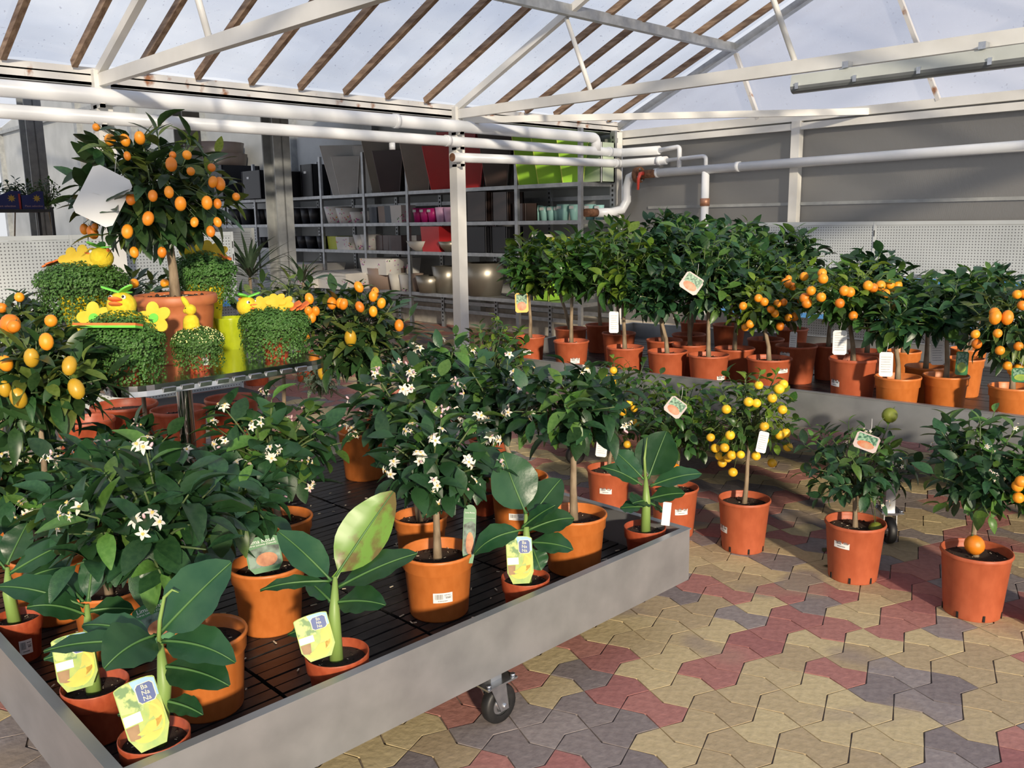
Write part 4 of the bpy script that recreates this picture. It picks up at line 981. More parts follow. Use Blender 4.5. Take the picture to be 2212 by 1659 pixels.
def banana(label, rim, R, Hh, leaves, stem, sticker, seed, extra=None):
    """leaves: (base px, tip px, width px, tip depth offset m (- = towards camera), arch, young)"""
    p = at(rim[0], rim[1], T1+Hh); base = V((p.x, p.y, T1)); root = thing('banana_plant', label, 'potted plant', base, 0, 'young banana plants')
    add_pot(root, R, Hh, 'small', 'r', sticker, False, seed)
    wd = depth(base+V((0,0,.2))); k = wd/FPX; rg = random.Random(seed)
    sp0 = V((0,0,Hh*.8)); st = [atw(x, y, wd)-base for x, y in stem]
    sb = V((st[0].x*.4, st[0].y*.4, Hh*.78))
    b = MB(); pts = [sb] + [q for q in st[1:]]; b.tube(pts, [.019] + [.0175-.006*i/len(pts) for i in range(1, len(pts)-1)] + [.0055], 12); b.build('stem', ban_stem, root)
    for bp, tp, w_, dz, ar, yg in leaves:
        a = atw(bp[0], bp[1], wd)-base; c = atw(tp[0], tp[1], wd+dz)-base
        dirv = (c-a).normalized()
        n_ = (UP*.75 + TOCAM(base+a)*.8) if not yg else (TOCAM(base+a)*1.0 + UP*.3)
        blade(root, a, c, w_*k*(1.08 if yg else 1.28), n_, ar, ban_young if yg else ban_leaf, rib=.0030)
    if extra: extra(root, base, wd, k)
    return root, base, wd, k
# picture labels ---------------------------------------------------------------
lab_y = M('label_yellow', (.40,.46,.06), (.22,.36,.06), 30, .4); lab_g = M('label_leaf_green', (.10,.22,.05), (.45,.55,.15), 40, .4, lo=.45, hi=.55)
lab_sky = M('label_light_blue', (.22,.42,.66), (.32,.52,.74), 20, .4); ban_y = M('banana_print', (.72,.42,.015), (.78,.50,.03), 20, .4); ban_y2 = M('banana_print_pale', (.78,.55,.06), (.70,.36,.02), 18, .4)
badge = M('badge_blue', (.02,.05,.20), (.03,.07,.26), 10, .4); cream_t = M('cream_print', (.72,.66,.45), (.78,.72,.5), 10, .5); pal_y = M('stripe_yellow', (.80,.85,.03), (.86,.90,.06), 10, .4); brownp = M('brown_print', (.22,.12,.04), (.32,.18,.07), 30, .5)
dk_g = M('label_dark_green', (.03,.16,.05), (.04,.20,.06), 10, .4); gr_ph = M('label_photo_leaves', (.015,.03,.02), (.20,.30,.24), 24, .5, lo=.4, hi=.6); or_ph = M('label_photo_fruit', (.30,.08,.02), (.62,.28,.12), 22, .5)
def flat(name, pts, z, mat, parent, th=.0003):
    b = MB(); b.prism(pts, z, z+th); return b.build(name, mat, parent)
def ell(cx, cy, rx, ry, n=16, a0=0, a1=2*PI, rot=0):
    out = []
    for i in range(n):
        a = a0+(a1-a0)*i/(n if a1-a0 > 6.2 else n-1); x, y = rx*math.cos(a), ry*math.sin(a); out.append((cx+x*math.cos(rot)-y*math.sin(rot), cy+x*math.sin(rot)+y*math.cos(rot)))
    return out
def crescent(cx, cy, r, w_, a0, a1, n=10):
    o_ = [(cx+r*math.cos(a0+(a1-a0)*i/n), cy+r*math.sin(a0+(a1-a0)*i/n)) for i in range(n+1)]
    i_ = [(cx+(r-w_*math.sin(PI*i/n)-.001)*math.cos(a0+(a1-a0)*i/n), cy+(r-w_*math.sin(PI*i/n)-.001)*math.sin(a0+(a1-a0)*i/n)) for i in range(n+1)]
    return o_ + i_[::-1]
def stake(root, base, wd, pbot, ptop, wpx, lean=.02):
    """label frame: local X to the right, Y up the label, Z to the camera"""
    k = wd/FPX; a = atw(pbot[0], pbot[1], wd-.045)-base; c = atw(ptop[0], ptop[1], wd-.045+lean)-base
    y = (c-a); hgt = y.length; n_ = TOCAM(base+a); m = frame(a, y, n_)
    return m, hgt, wpx*k
def banana_label(root, base, wd, pbot, ptop, wpx):
    m, h, w_ = stake(root, base, wd, pbot, ptop, wpx); r = w_/2
    out = [(-r*.62,-h*.18),(r*.62,-h*.18),(r,h*.10)] + [(r*math.cos(a)*1.0, h*.93+ .07*h*math.sin(a)) for a in [PI*i/8 for i in range(9)]] + [(-r,h*.10)]
    b = MB(); b.prism(out, -.0008, 0); o = b.build('picture_label', lab_y, root, mat=m)
    flat('leaf_print', [(-r*.95,h*.52),(r*.1,h*.46),(r*.3,h*.97),(-r*.5,h*.985),(-r*.95,h*.93)], .0002, lab_g, o)
    flat('sky_print', [(r*.05,h*.62),(r*.96,h*.62),(r*.96,h*.92),(r*.6,h*.975),(-r*.2,h*.985)], .0004, lab_sky, o)
    flat('pool_print', [(-r*.95,h*.30),(-r*.1,h*.30),(-r*.1,h*.47),(-r*.95,h*.47)], .0004, white_tag, o)
    flat('trunk_print', [(-r*.9,h*.06),(-r*.45,h*.0),(-r*.35,h*.28),(-r*.95,h*.28)], .0005, brownp, o)
    for cx, cy, rr, w2, a0, a1 in ((r*.0,h*.40,r*.92,r*.50,-1.1,.8), (r*-.05,h*.40,r*.98,r*.48,-2.1,-.35), (r*-.05,h*.22,r*.85,r*.44,-2.5,-.55), (r*.05,h*.52,r*.70,r*.36,-1.4,.6)):
        flat('banana_print', crescent(cx, cy, rr, w2, a0, a1), .0007+.0002*cy/h, ban_y2 if a0 > -1.5 else ban_y, o)
    flat('arc_print', crescent(-r*.1, h*.26, r*1.0, r*.09, -1.3, 1.5), .0012, pal_y, o)
    bw, bh = r*.46, h*.17; bc = (r*.40, h*.73)
    flat('badge', [(bc[0]+x_, bc[1]+y_) for x_, y_ in ((-bw,-bh*.7),(-bw*.7,-bh),(bw*.7,-bh),(bw,-bh*.7),(bw,bh*.7),(bw*.7,bh),(-bw*.7,bh),(-bw,bh*.7))], .0012, cream_t, o)
    flat('badge', [(bc[0]+x_*.9, bc[1]+y_*.93) for x_, y_ in ((-bw,-bh*.7),(-bw*.7,-bh),(bw*.7,-bh),(bw,-bh*.7),(bw,bh*.7),(bw*.7,bh),(-bw*.7,bh),(-bw,bh*.7))], .0016, badge, o)
    for i, s in enumerate(('Ba', 'Na', 'Na')): text('lettering', s, bh*.66, cream_t, o, (bc[0], bc[1]+bh*.58*(1-i), .0022))
    return o
def lima_label(root, base, wd, pbot, ptop, wpx, full=True):
    m, h, w_ = stake(root, base, wd, pbot, ptop, wpx); r = w_/2
    out = [(-r*.7,-h*.15),(r*.7,-h*.15),(r,h*.08)] + [(r*math.cos(a), h*.86+.14*h*math.sin(a)) for a in [PI*i/10 for i in range(11)]] + [(-r,h*.08)]
    b = MB(); b.prism(out, -.0008, 0); o = b.build('picture_label', dk_g, root, mat=m)
    flat('leaf_photo', [(-r*.9,h*.02),(r*.9,h*.02),(r*.92,h*.62),(r*.3,h*.68),(-r*.92,h*.60)], .0002, gr_ph, o)
    flat('fruit_photo', ell(r*.12, h*.24, r*.62, h*.22), .0006, or_ph, o)
    text('lettering', 'Lima Rossa', r*.34, white_tag, o, (0, h*.84, .0006)); text('lettering', 'Citrus Limonia (Osbeck)', r*.165, white_tag, o, (0, h*.73, .0006))
    return o

r_, b_, w_, k_ = banana('foremost banana plant with broad dark leaves, bottom left corner of the bench', (333,1586), .077, .135,
   [((342,1372),(500,1215),112,.02,.03,0), ((350,1385),(508,1432),78,-.03,.16,0), ((338,1372),(225,1445),100,-.10,.20,0), ((325,1388),(95,1408),42,-.02,.10,0), ((352,1440),(495,1482),84,-.04,.12,0), ((358,1515),(438,1545),42,-.03,.1,0), ((335,1380),(178,1352),55,.06,.10,0), ((350,1530),(255,1545),36,.0,.05,0)],
   [(352,1590),(355,1480),(345,1380)], (-.35,.32,.17), 31)
banana_label(r_, b_, w_, (326,1592), (286,1470), 84)
b = MB(); q = [atw(x, y, w_-.01)-b_ for x, y in ((343,1385),(345,1340),(355,1290),(372,1274),(386,1280))]; b.tube(q, [.005,.0045,.004,.003,.001], 7); b.build('leaf_spear', ban_stem, r_)
r_, b_, w_, k_ = banana('second banana plant from the left corner, pale stem', (205,1475), .079, .14,
   [((182,1310),(-5,1268),62,-.05,.12,0), ((186,1330),(58,1312),58,-.08,.18,0), ((195,1320),(290,1318),46,.04,.1,0), ((190,1300),(205,1180),40,.05,.05,0), ((200,1400),(95,1425),36,-.03,.05,0), ((180,1300),(120,1240),55,.08,.05,0)],
   [(195,1475),(192,1400),(188,1305)], (-.9,.45,.13), 32)
banana_label(r_, b_, w_, (170,1470), (152,1370), 78)
r_, b_, w_, k_ = banana('banana plant with one large pale green upright leaf in the middle of the bench', (728,1408), .084, .14,
   [((722,1250),(850,1062),100,.06,.05,1), ((716,1255),(600,1148),66,.03,.06,0), ((712,1256),(562,1276),28,-.03,.10,0), ((732,1268),(902,1196),58,-.01,.06,0), ((726,1302),(833,1308),62,-.05,.10,0), ((715,1300),(665,1255),40,.06,.05,0), ((712,1345),(622,1372),34,.04,.05,0)],
   [(722,1405),(722,1330),(724,1245)], (-.42,.30,.17), 33)
banana_label(r_, b_, w_, (690,1408), (668,1328), 72)
r_, b_, w_, k_ = banana('banana plant with folded leaves left of the bare lemon trunk', (1135,1245), .078, .135,
   [((1136,1110),(1085,978),88,-.02,-.05,0), ((1142,1125),(1212,1035),66,.05,.05,0), ((1130,1145),(1024,1198),50,-.03,.22,0), ((1142,1145),(1240,1120),56,.02,.12,0), ((1145,1172),(1238,1188),46,-.05,.10,0), ((1150,1185),(1168,1232),40,-.03,.05,0), ((1128,1140),(1200,1092),34,-.06,.05,0)],
   [(1138,1240),(1138,1190),(1136,1110)], (.02,.42,.17), 34)
banana_label(r_, b_, w_, (1125,1245), (1120,1158), 56)
r_, b_, w_, k_ = banana('banana plant in the far right corner of the bench', (1393,1137), .078, .125,
   [((1400,1035),(1440,932),76,.02,.03,0), ((1390,1035),(1325,973),46,.03,.05,0), ((1386,1048),(1298,1010),34,-.02,.12,0), ((1405,1050),(1516,1024),40,-.02,.10,0), ((1402,1078),(1480,1066),36,-.04,.08,0), ((1395,1082),(1366,1088),42,-.06,.05,0), ((1390,1095),(1340,1098),30,.03,.05,0), ((1400,1085),(1432,1105),26,.05,.05,0)],
   [(1396,1128),(1396,1080),(1395,1030)], (.75,.35,.17), 35)
b = MB(); q = [atw(x, y, w_)-b_ for x, y in ((1394,1032),(1392,990),(1398,945))]; b.tube(q, [.006,.005,.001], 7); b.build('leaf_spear', ban_stem, r_)
b = MB(); b.bar(atw(1437,1135,w_-.05)-b_, atw(1442,1085,w_-.05)-b_, .03, .001, up=TOCAM(b_)); b.build('picture_label', white_tag, r_)
r_, b_, w_, k_ = banana('banana plant cut off by the left picture edge', (38,1330), .066, .13,
   [((20,1240),(165,1165),56,.02,.05,0), ((24,1270),(150,1225),56,-.03,.10,0), ((12,1230),(-60,1150),60,.03,.05,0), ((15,1220),(60,1130),50,.06,.03,0)],
   [(20,1330),(18,1280),(16,1225)], (.2,.40,.16), 36)
lima_label(t_l7, t_l7.location, t_l7['wd'], (575,1225), (563,1158), 72)
lima_label(t_l8, t_l8.location, t_l8['wd'], (345,1375), (322,1302), 76)
lima_label(t_l1, t_l1.location, t_l1['wd']+.02, (1012,1200), (1016,1090), 27)

# ================================================================== FLOOR ROW BETWEEN THE BENCHES
FG = 'citrus trees standing on the paving'
tag_ph = M('photo_tag', (.02,.10,.05), (.24,.40,.26), 90, .4, lo=.42, hi=.58); tag_or = M('photo_tag_orange', (.52,.12,.03), (.50,.28,.16), 30, .4); tag_pale = M('tag_backing', (.48,.38,.36), (.56,.46,.43), 8, .4)
tag_frame = M('tag_orange_frame', (.85,.42,.03), (.88,.48,.05), 8, .4); tag_text = M('tag_grey_print', (.45,.45,.45), (.6,.6,.6), 40, .6)
def hang_tag(root, px, py, wpx, hpx, rot=0, kind='photo', dz=None, rx=None):
    """rectangular plastic tag hanging in front of the crown; rot in degrees"""
    wd = root['wd']; base = root.location; k = wd/FPX
    c = atw(px, py, wd-(dz if dz is not None else .10))-base; a = math.radians(rot); n_ = TOCAM(base+c)
    m = frame(c, UP*math.cos(a)+RT*math.sin(a), n_); w_, h_ = wpx*k/2, hpx*k/2; q = min(w_, h_)*.25
    rc = [(-w_+q,-h_),(w_-q,-h_),(w_,-h_+q),(w_,h_-q),(w_-q,h_),(-w_+q,h_),(-w_,h_-q),(-w_,-h_+q)]
    b = MB(); b.prism(rc, -.0006, .0006); o = b.build('plant_tag', {'photo':tag_pale,'white':white_tag,'blank':white_tag,'orange':tag_frame,'lemon':dk_g}[kind], root, mat=m)
    if kind in ('photo', 'orange', 'lemon'):
        flat('photo_print', [(-w_*.82,-h_*.15),(w_*.82,-h_*.15),(w_*.82,h_*.86),(-w_*.82,h_*.86)], .0008, tag_ph, o)
        flat('photo_print', ell(0, -h_*.35, w_*.72, h_*.45), .001, tag_or if kind != 'lemon' else lab_y, o)
    elif kind == 'white':
        for i in range(7): flat('print_line', [(-w_*.75,h_*(.55-.2*i)),(w_*(.75-.1*(i%3)),h_*(.55-.2*i)),(w_*(.75-.1*(i%3)),h_*(.62-.2*i)),(-w_*.75,h_*(.62-.2*i))], .0008, tag_text, o)
    b = MB(); tp = m @ V((0,h_,0)); b.tube([tp, tp+V((.004,.004,.03)), tp+V((.0,.012,.06))], .0008, 4); b.build('tie', white_tag, root)
    return o
t = citrus('potted_calamondin', 'small-leaved calamondin shrub behind the lemons, beside the white post', 'potted plant', None, 0, (-3.72,3.42), R=.12, Hh=.24, pot='plain', pc='t', cr=(1062,768,95,95), sp_='small', tips=46, per=6, L=.068, seed=40, group=FG, young=.1, top_young=.45, fruits=[(1028,806),(1042,836),(985,868),(1030,870)], fr=('yel',.016))
t = citrus('potted_calamondin', 'calamondin with yellow fruit and white tag just behind the bench end', 'potted plant', (1315,1010), 0, R=.115, Hh=.235, pot='plain', pc='t', cr=(1335,868,120,112), sp_='small', tips=40, per=6, L=.062, seed=41, group=FG, sticker=(-.15,.62,.16), slots=True, young=.1, top_young=.35,
       fruits=[(1303,811),(1322,818),(1325,800),(1370,883),(1345,890),(1375,912),(1355,960),(1322,826),(1360,870)], fr=('yel',.020), trunk_r=.011)
hang_tag(t, 1300, 965, 24, 44, 6, 'white', -.02)
t = citrus('potted_mandarin', 'dark bushy mandarin with picture tag behind the corner banana', 'potted plant', (1457,1050), 0, R=.115, Hh=.235, pot='plain', pc='t', cr=(1470,905,108,100), sp_='orange', tips=40, per=6, L=.068, seed=42, group=FG, sticker=(.35,.62,.16), slots=True, fruits=[(1458,1012,'rnd',1.5)], fr=('rnd',.018), trunk_r=.011, droop=.6)
hang_tag(t, 1459, 880, 38, 36, 38, 'photo', .26)
t = citrus('potted_calamondin', 'calamondin standard loaded with yellow fruit on the paving', 'potted plant', (1608,1075), 0, R=.118, Hh=.24, pot='plain', pc='t', cr=(1622,895,112,112), sp_='small', tips=42, per=6, L=.060, seed=43, group=FG, sticker=(-1.05,.45,.14), slots=True, young=.2, top_young=.7, trunk_r=.011,
       fruits=[(1617,868,'yel',1.15),(1634,871),(1683,840,'yel',1.15),(1692,830),(1639,832),(1569,884),(1565,967),(1580,983),(1572,990),(1545,968),(1535,945),(1668,1000,'yel',1.1),(1685,940),(1697,935),(1702,965),(1583,1020,'yel',1.1),(1577,940),(1651,921),(1652,953),(1668,860),(1600,982),(1560,1000),(1554,985),(1690,885),(1633,985)], fr=('yel',.0205))
hang_tag(t, 1647, 955, 20, 44, 12, 'white', .2)
t = citrus('potted_lime', 'spreading citrus with picture tag and two green fruit on the paving', 'potted plant', (1848,1125), 0, R=.122, Hh=.245, pot='plain', pc='t', cr=(1850,1000,138,108), sp_='lemon', tips=36, per=6, L=.072, seed=44, group=FG, sticker=(-.45,.72,.17), slots=True, young=.15, top_young=.3, trunk_r=.011, flowers=.12, fl_size=.010,
       fruits=[(1922,897,'grn',1.15),(1892,1143,'grn',1.15)], fr=('grn',.029))
hang_tag(t, 1872, 955, 46, 34, 22, 'photo', .24)
b = MB(); q = [atw(x, y, t['wd']-.10)-t.location for x, y in ((1880,1020),(1886,1070),(1892,1125))]; b.tube(q, .0015, 5); b.build('hanging_twig', twigm, t)
t = citrus('potted_orange', 'citrus with pale young shoots and one orange resting on its pot rim', 'potted plant', (2110,1187), 0, R=.126, Hh=.25, pot='plain', pc='t', cr=(2112,1005,118,140), sp_='lemon', tips=36, per=6, L=.085, seed=45, group=FG, slots=True, young=.1, top_young=.9, trunk_r=.011, flowers=.08, fl_size=.010, fruits=[(2105,1177,'rnd',1.0)], fr=('rnd',.036))
t = citrus('potted_kumquat', 'kumquat cut off by the right picture edge on the paving', 'potted plant', (2295,1222), 0, R=.115, Hh=.24, pot='plain', pc='t', cr=(2262,1030,80,95), sp_='small', tips=34, per=6, L=.07, seed=46, group=FG, fruits=[(2198,1050),(2200,1075),(2205,1040)], fr=('rnd',.019))

# ================================================================== FAR BENCH
BG = 'citrus trees on the far bench'
def far(label, x, y, wpx, cr, sp_='orange', tips=34, L=.085, pot='plain', pc='t', Hh=.195, fruits=(), fr=('kum',.021), sticker=None, seed=0, young=.22, top_young=.75, tag=None, R=None, **kw):
    p = at(x, y, T2+Hh); R = R or wpx/2*depth(p)/FPX*.98; cr = (cr[0], cr[1], cr[2]*1.12, cr[3]*1.05); L *= 1.12; tips = min(46, int(tips*1.15))
    t = citrus({'orange':'potted_orange','kumquat':'potted_kumquat','lemon':'potted_lemon','small':'potted_calamondin'}[sp_], label, 'potted plant', (x,y), T2, R=R, Hh=Hh, pot=pot, pc=pc, cr=cr, sp_=sp_, tips=tips, per=6, L=L, seed=seed, group=BG, fruits=fruits, fr=fr, sticker=sticker, young=young, top_young=top_young, trunk_r=.012, **kw)
    if tag: hang_tag(t, *tag)
    return t
# front row, left to right
t = far('orange tree with orange-framed picture tag, left end of the far bench', 1145, 726, 66, (1142,575,62,75), tips=34, L=.095, Hh=.175, seed=60, sticker=(-.25,.5,.16), top_young=.45)
hang_tag(t, 1127, 654, 28, 42, -2, 'orange', .06)
far('orange standard with bare straight trunk, second in the front row', 1234, 735, 79, (1236,572,64,78), tips=36, L=.095, seed=61, sticker=(.25,.45,.16), top_young=.55)
far('orange standard with hanging white tag, third in the front row', 1350, 748, 83, (1345,585,80,95), tips=38, L=.095, seed=62, tag=(1326,696,20,46,0,'white',.05))
far('lemon tree with small pale buds, fourth in the front row', 1442, 757, 88, (1425,625,72,75), sp_='lemon', tips=34, L=.078, seed=63, flowers=.1, fl_size=.008, young=.2)
far('lemon standard with knobbly trunk, fifth in the front row', 1531, 765, 90, (1530,600,80,95), sp_='lemon', tips=38, L=.082, seed=64, sticker=(.8,.4,.14), young=.2, tag=(1494,612,42,38,35,'photo',.22))
far('kumquat with thin straight trunk and many fruit, sixth in the front row', 1662, 772, 98, (1650,655,82,58), sp_='small', tips=36, L=.072, seed=65, sticker=(.75,.75,.14),
    fruits=[(1638,644),(1605,661),(1679,656),(1692,653),(1665,668),(1674,677),(1703,686),(1717,684),(1703,614),(1651,652),(1685,705),(1712,619),(1610,707),(1620,700)], fr=('rnd',.021))
far('tall-potted kumquat with a hanging tag, seventh in the front row', 1844, 772, 104, (1835,635,98,72), sp_='small', tips=40, L=.075, Hh=.25, seed=66, sticker=(-.9,.55,.15), tag=(1814,740,28,52,2,'white',.06), lean=1,
    fruits=[(1824,628),(1836,631),(1886,622),(1938,617),(1814,655),(1843,682),(1902,617),(1776,590),(1778,602),(1774,642),(1737,597),(1743,655),(1738,644),(1752,628),(1922,615),(1913,634),(1875,617)], fr=('rnd',.022))
far('lemon in banded orange pot with clear white stake label', 1940, 812, 97, (1935,690,68,50), sp_='lemon', tips=30, L=.078, pot='rim', pc='o', seed=67, sticker=(.02,.25,.18))
hang_tag(PLANTS[-1], 1914, 787, 27, 52, 2, 'white', .06)
far('lemon in banded orange pot with dark lemon-picture label', 2044, 809, 95, (2050,665,75,72), sp_='lemon', tips=32, L=.08, pot='rim', pc='o', seed=68, tag=(2078,785,24,50,5,'lemon',.08))
far('kumquat loaded with orange fruit at the right end of the far bench', 2188, 833, 98, (2175,700,82,95), sp_='kumquat', tips=36, L=.085, pot='rim', pc='o', seed=69, sticker=(-.3,.35,.16), tag=(2205,810,34,30,0,'lemon',.09),
    fruits=[(2150,685,'kum',1.3),(2176,686,'kum',1.2),(2148,675),(2155,720),(2110,743),(2107,722),(2200,748),(2160,757),(2176,790),(2187,800),(2210,635),(2197,636),(2208,660),(2200,795)], fr=('rnd',.0195))
# second and back rows
far('orange tree half hidden behind the bare straight trunk', 1233, 708, 72, (1190,560,40,48), tips=22, L=.085, seed=70)
far('orange tree behind the hanging white tag', 1337, 718, 75, (1330,540,72,66), tips=34, L=.095, seed=71, top_young=.6)
far('orange tree in the back row behind the second front tree', 1297, 700, 66, (1290,560,50,60), tips=28, L=.09, seed=72)
far('lemon tree in the second row behind the fourth pot', 1435, 733, 80, (1420,560,72,78), sp_='lemon', tips=36, L=.085, seed=73, young=.25, top_young=.7, sticker=(-.1,.35,.14))
far('tall lemon tree in the second row, crown above all others', 1491, 742, 80, (1480,540,78,75), sp_='lemon', tips=38, L=.088, seed=74, young=.2, top_young=.6)
far('lemon tree in the third row behind the picture tag', 1488, 721, 74, (1530,525,70,48), sp_='lemon', tips=30, L=.09, seed=75, top_young=.7)
far('lemon tree in the back row by the gable pipe', 1501, 694, 64, (1450,500,66,40), sp_='lemon', tips=30, L=.09, seed=76, top_young=.8)
far('lemon tree in the second row left of the sixth pot', 1587, 751, 88, (1600,590,78,90), sp_='lemon', tips=38, L=.088, seed=77, young=.15)
far('kumquat in a deep pot with a hanging label, behind the sixth tree', 1720, 745, 90, (1715,620,72,66), sp_='small', tips=34, L=.072, Hh=.21, seed=78, sticker=(-.6,.85,.14), tag=(1713,740,15,46,4,'white',.06), fruits=[(1696,610),(1703,602),(1716,640),(1730,650)], fr=('rnd',.02))
far('lemon tree in the back row with broad pale leaves', 1575, 700, 72, (1600,525,78,55), sp_='lemon', tips=32, L=.10, seed=79, top_young=.8, young=.2)
far('lemon tree in the back row behind the kumquats', 1711, 709, 70, (1700,545,75,55), sp_='lemon', tips=32, L=.10, seed=80, top_young=.7, young=.2)
far('small pot behind the thin-trunked kumquat, with pale label', 1654, 731, 80, (1660,590,60,50), sp_='lemon', tips=26, L=.085, seed=81)
far('citrus bush behind the tall-potted kumquat', 1790, 745, 66, (1800,620,60,50), sp_='small', tips=26, L=.07, seed=82)
far('dark-leaved lemon above the tall-potted kumquat', 1873, 757, 80, (1880,590,72,45), sp_='lemon', tips=28, L=.085, seed=83, top_young=.1)
far('lemon in orange pot right of the tall-potted kumquat', 1952, 757, 74, (1960,640,62,48), sp_='lemon', tips=28, L=.08, pot='rim', pc='o', seed=84, sticker=(.1,.3,.16))
far('lemon in banded pot between the two stake labels', 2000, 790, 86, (2010,650,66,58), sp_='lemon', tips=30, L=.08, pot='rim', pc='o', seed=85, tag=(2025,762,26,52,0,'white',.05))
far('lemon in orange pot behind the dark lemon-picture label', 2086, 773, 78, (2095,630,60,52), sp_='lemon', tips=28, L=.08, pot='rim', pc='o', seed=86)
far('lemon in the back row by the leaflets', 2092, 752, 74, (2150,620,62,45), sp_='lemon', tips=26, L=.08, pot='rim', pc='o', seed=87)

# ================================================================== STEEL TABLE AND EASTER DISPLAY
TZ = .97; tc_ = (-3.37, 1.46); hs_ = .415
st = thing('steel_bistro_table', 'square polished steel table with rounded corners standing on the near bench', 'table', (tc_[0], tc_[1], T1), .06)
th_ = TZ-T1
def rsq(h, r, n=6):
    out = []
    for cx, cy, a0 in ((h-r,h-r,0), (-h+r,h-r,PI/2), (-h+r,-h+r,PI), (h-r,-h+r,1.5*PI)):
        for i in range(n+1): a = a0+PI/2*i/n; out.append((cx+r*math.cos(a), cy+r*math.sin(a)))
    return out
b = MB(); b.prism(rsq(hs_, .10), th_-.012, th_); b.build('table_top', steel, st)
b = MB(); o_ = rsq(hs_+.006, .105); i_ = rsq(hs_, .10); n = len(o_)
for z0, z1, g_ in ((th_-.034, th_-.016, .004), (th_-.016, th_+.003, 0)):
    vs = [(x*(1+g_), y*(1+g_), z0) for x, y in o_] + [(x, y, z1) for x, y in o_] + [(x, y, z1) for x, y in i_] + [(x, y, z0) for x, y in i_]
    b.add(vs, [(i,(i+1)%n,n+(i+1)%n,n+i) for i in range(n)] + [(n+i,n+(i+1)%n,2*n+(i+1)%n,2*n+i) for i in range(n)] + [(2*n+i,2*n+(i+1)%n,3*n+(i+1)%n,3*n+i) for i in range(n)])
b.build('rim', steel, st)
for k in range(36):   # embossed bosses on the rim
    s_ = k//9; u_ = -.30+.6*((k%9)+.5)/9; a = s_*PI/2; c = V((hs_+.010, u_, th_-.022)); c.rotate(Matrix.Rotation(a, 3, 'Z'))
    b = MB(); b.box((-.003,-.022,-.006), (.003,.022,.010)); q = b.build('rim_boss', zinc, st, c); q.rotation_euler = (0,.35,a)
b = MB(); b.lathe([(.030,.02),(.030,th_-.012)], 20); b.build('column', steel, st)
for k in range(4):
    b = MB(); a = k*PI/2+.785; b.bar((0,0,.03), (.30*math.cos(a),.30*math.sin(a),.012), .045, .022); b.build('foot', steel, st)

def ontop(x, y): p = at(x, y, TZ); return p
def potted(name, label, cat, x, y, R, Hh, kind, colr, soil_=False, z=TZ, sticker=None, seed=0):
    p = at(x, y, z); r = thing(name, label, cat, (p.x, p.y, z)); add_pot(r, R, Hh, kind, colr, sticker, False, seed, soil_); r['wd'] = depth(p+V((0,0,.12))); return r
# big standard
p = V((-3.40,1.47,TZ)); big = thing('kumquat_standard', 'tall kumquat standard in a big terracotta pot on the steel table', 'potted plant', p)
add_pot(big, .157, .265, 'big', 'b', None, False, 2); big['wd'] = depth(p+V((0,0,.5)))
Cb = atw(335, 410, big['wd'])-p; kb = big['wd']/FPX
rg_ = random.Random(77); Tb = V((Cb.x*.55, Cb.y*.55, Cb.z-.17))
obj('trunk', trunk_mesh([(0,0,.24),(.0,.0,.36),(Tb.x*.4,Tb.y*.4,.50),tuple(Tb*.97),tuple(Tb),tuple(Cb*.5+Tb*.5)], .018, .011), big)
crown(big, Cb, (185*kb,185*kb,150*kb), Tb, 'kumquat', 50, 6, .132, rg_, .3, 0, .55, .45, inner=260)
bstk = MB()
for x, y, kd, s_ in ((208,275,'rnd',.8),(238,302,'rnd',1.15),(270,303,'kum',1.0),(302,298,'kum',1.05),(370,355,'kum',1.1),(373,335,'rnd',.7),(404,335,'rnd',.9),(412,370,'rnd',.8),(283,430,'kum',.95),(330,423,'kum',.9),(365,415,'kum',.9),(390,440,'kum',1.1),(447,438,'kum',1.05),(475,397,'kum',1.05),(460,393,'kum',.9),(457,362,'rnd',.8),(320,472,'kum',1.1),(275,500,'kum',1.1),(200,502,'kum',1.1),(182,495,'kum',.9),(192,465,'rnd',.8),(205,490,'rnd',.7),(470,480,'kum',.8),(470,440,'kum',.8),(290,545,'kum',.9),(350,545,'kum',.9),(455,500,'kum',.9),(510,425,'rnd',.8),(275,337,'kum',.7),(420,480,'kum',.8)):
    dx, dy = (x-335)/185, (y-410)/150; q = max(0, 1-dx*dx-dy*dy); pp = atw(x, y, big['wd']-185*kb*.92*math.sqrt(q))-p; tl = V((rg_.uniform(-.35,.35), rg_.uniform(-.35,.35), 1)).normalized()
    obj('fruit', FRM[kd], big, mat=frame(pp, tl.orthogonal(), tl) @ Matrix.Scale(.0185*s_, 4))
    tp_ = pp+tl*.022; bstk.tube([tp_, tp_.lerp(Cb, .4)+V((0,0,.03)), tp_.lerp(Cb, .85)], [.0012,.0016,.0024], 4)
bstk.build('fruit_stalks', twigm, big)
hang_tag(big, 222, 424, 78, 105, 27, 'blank', .31)

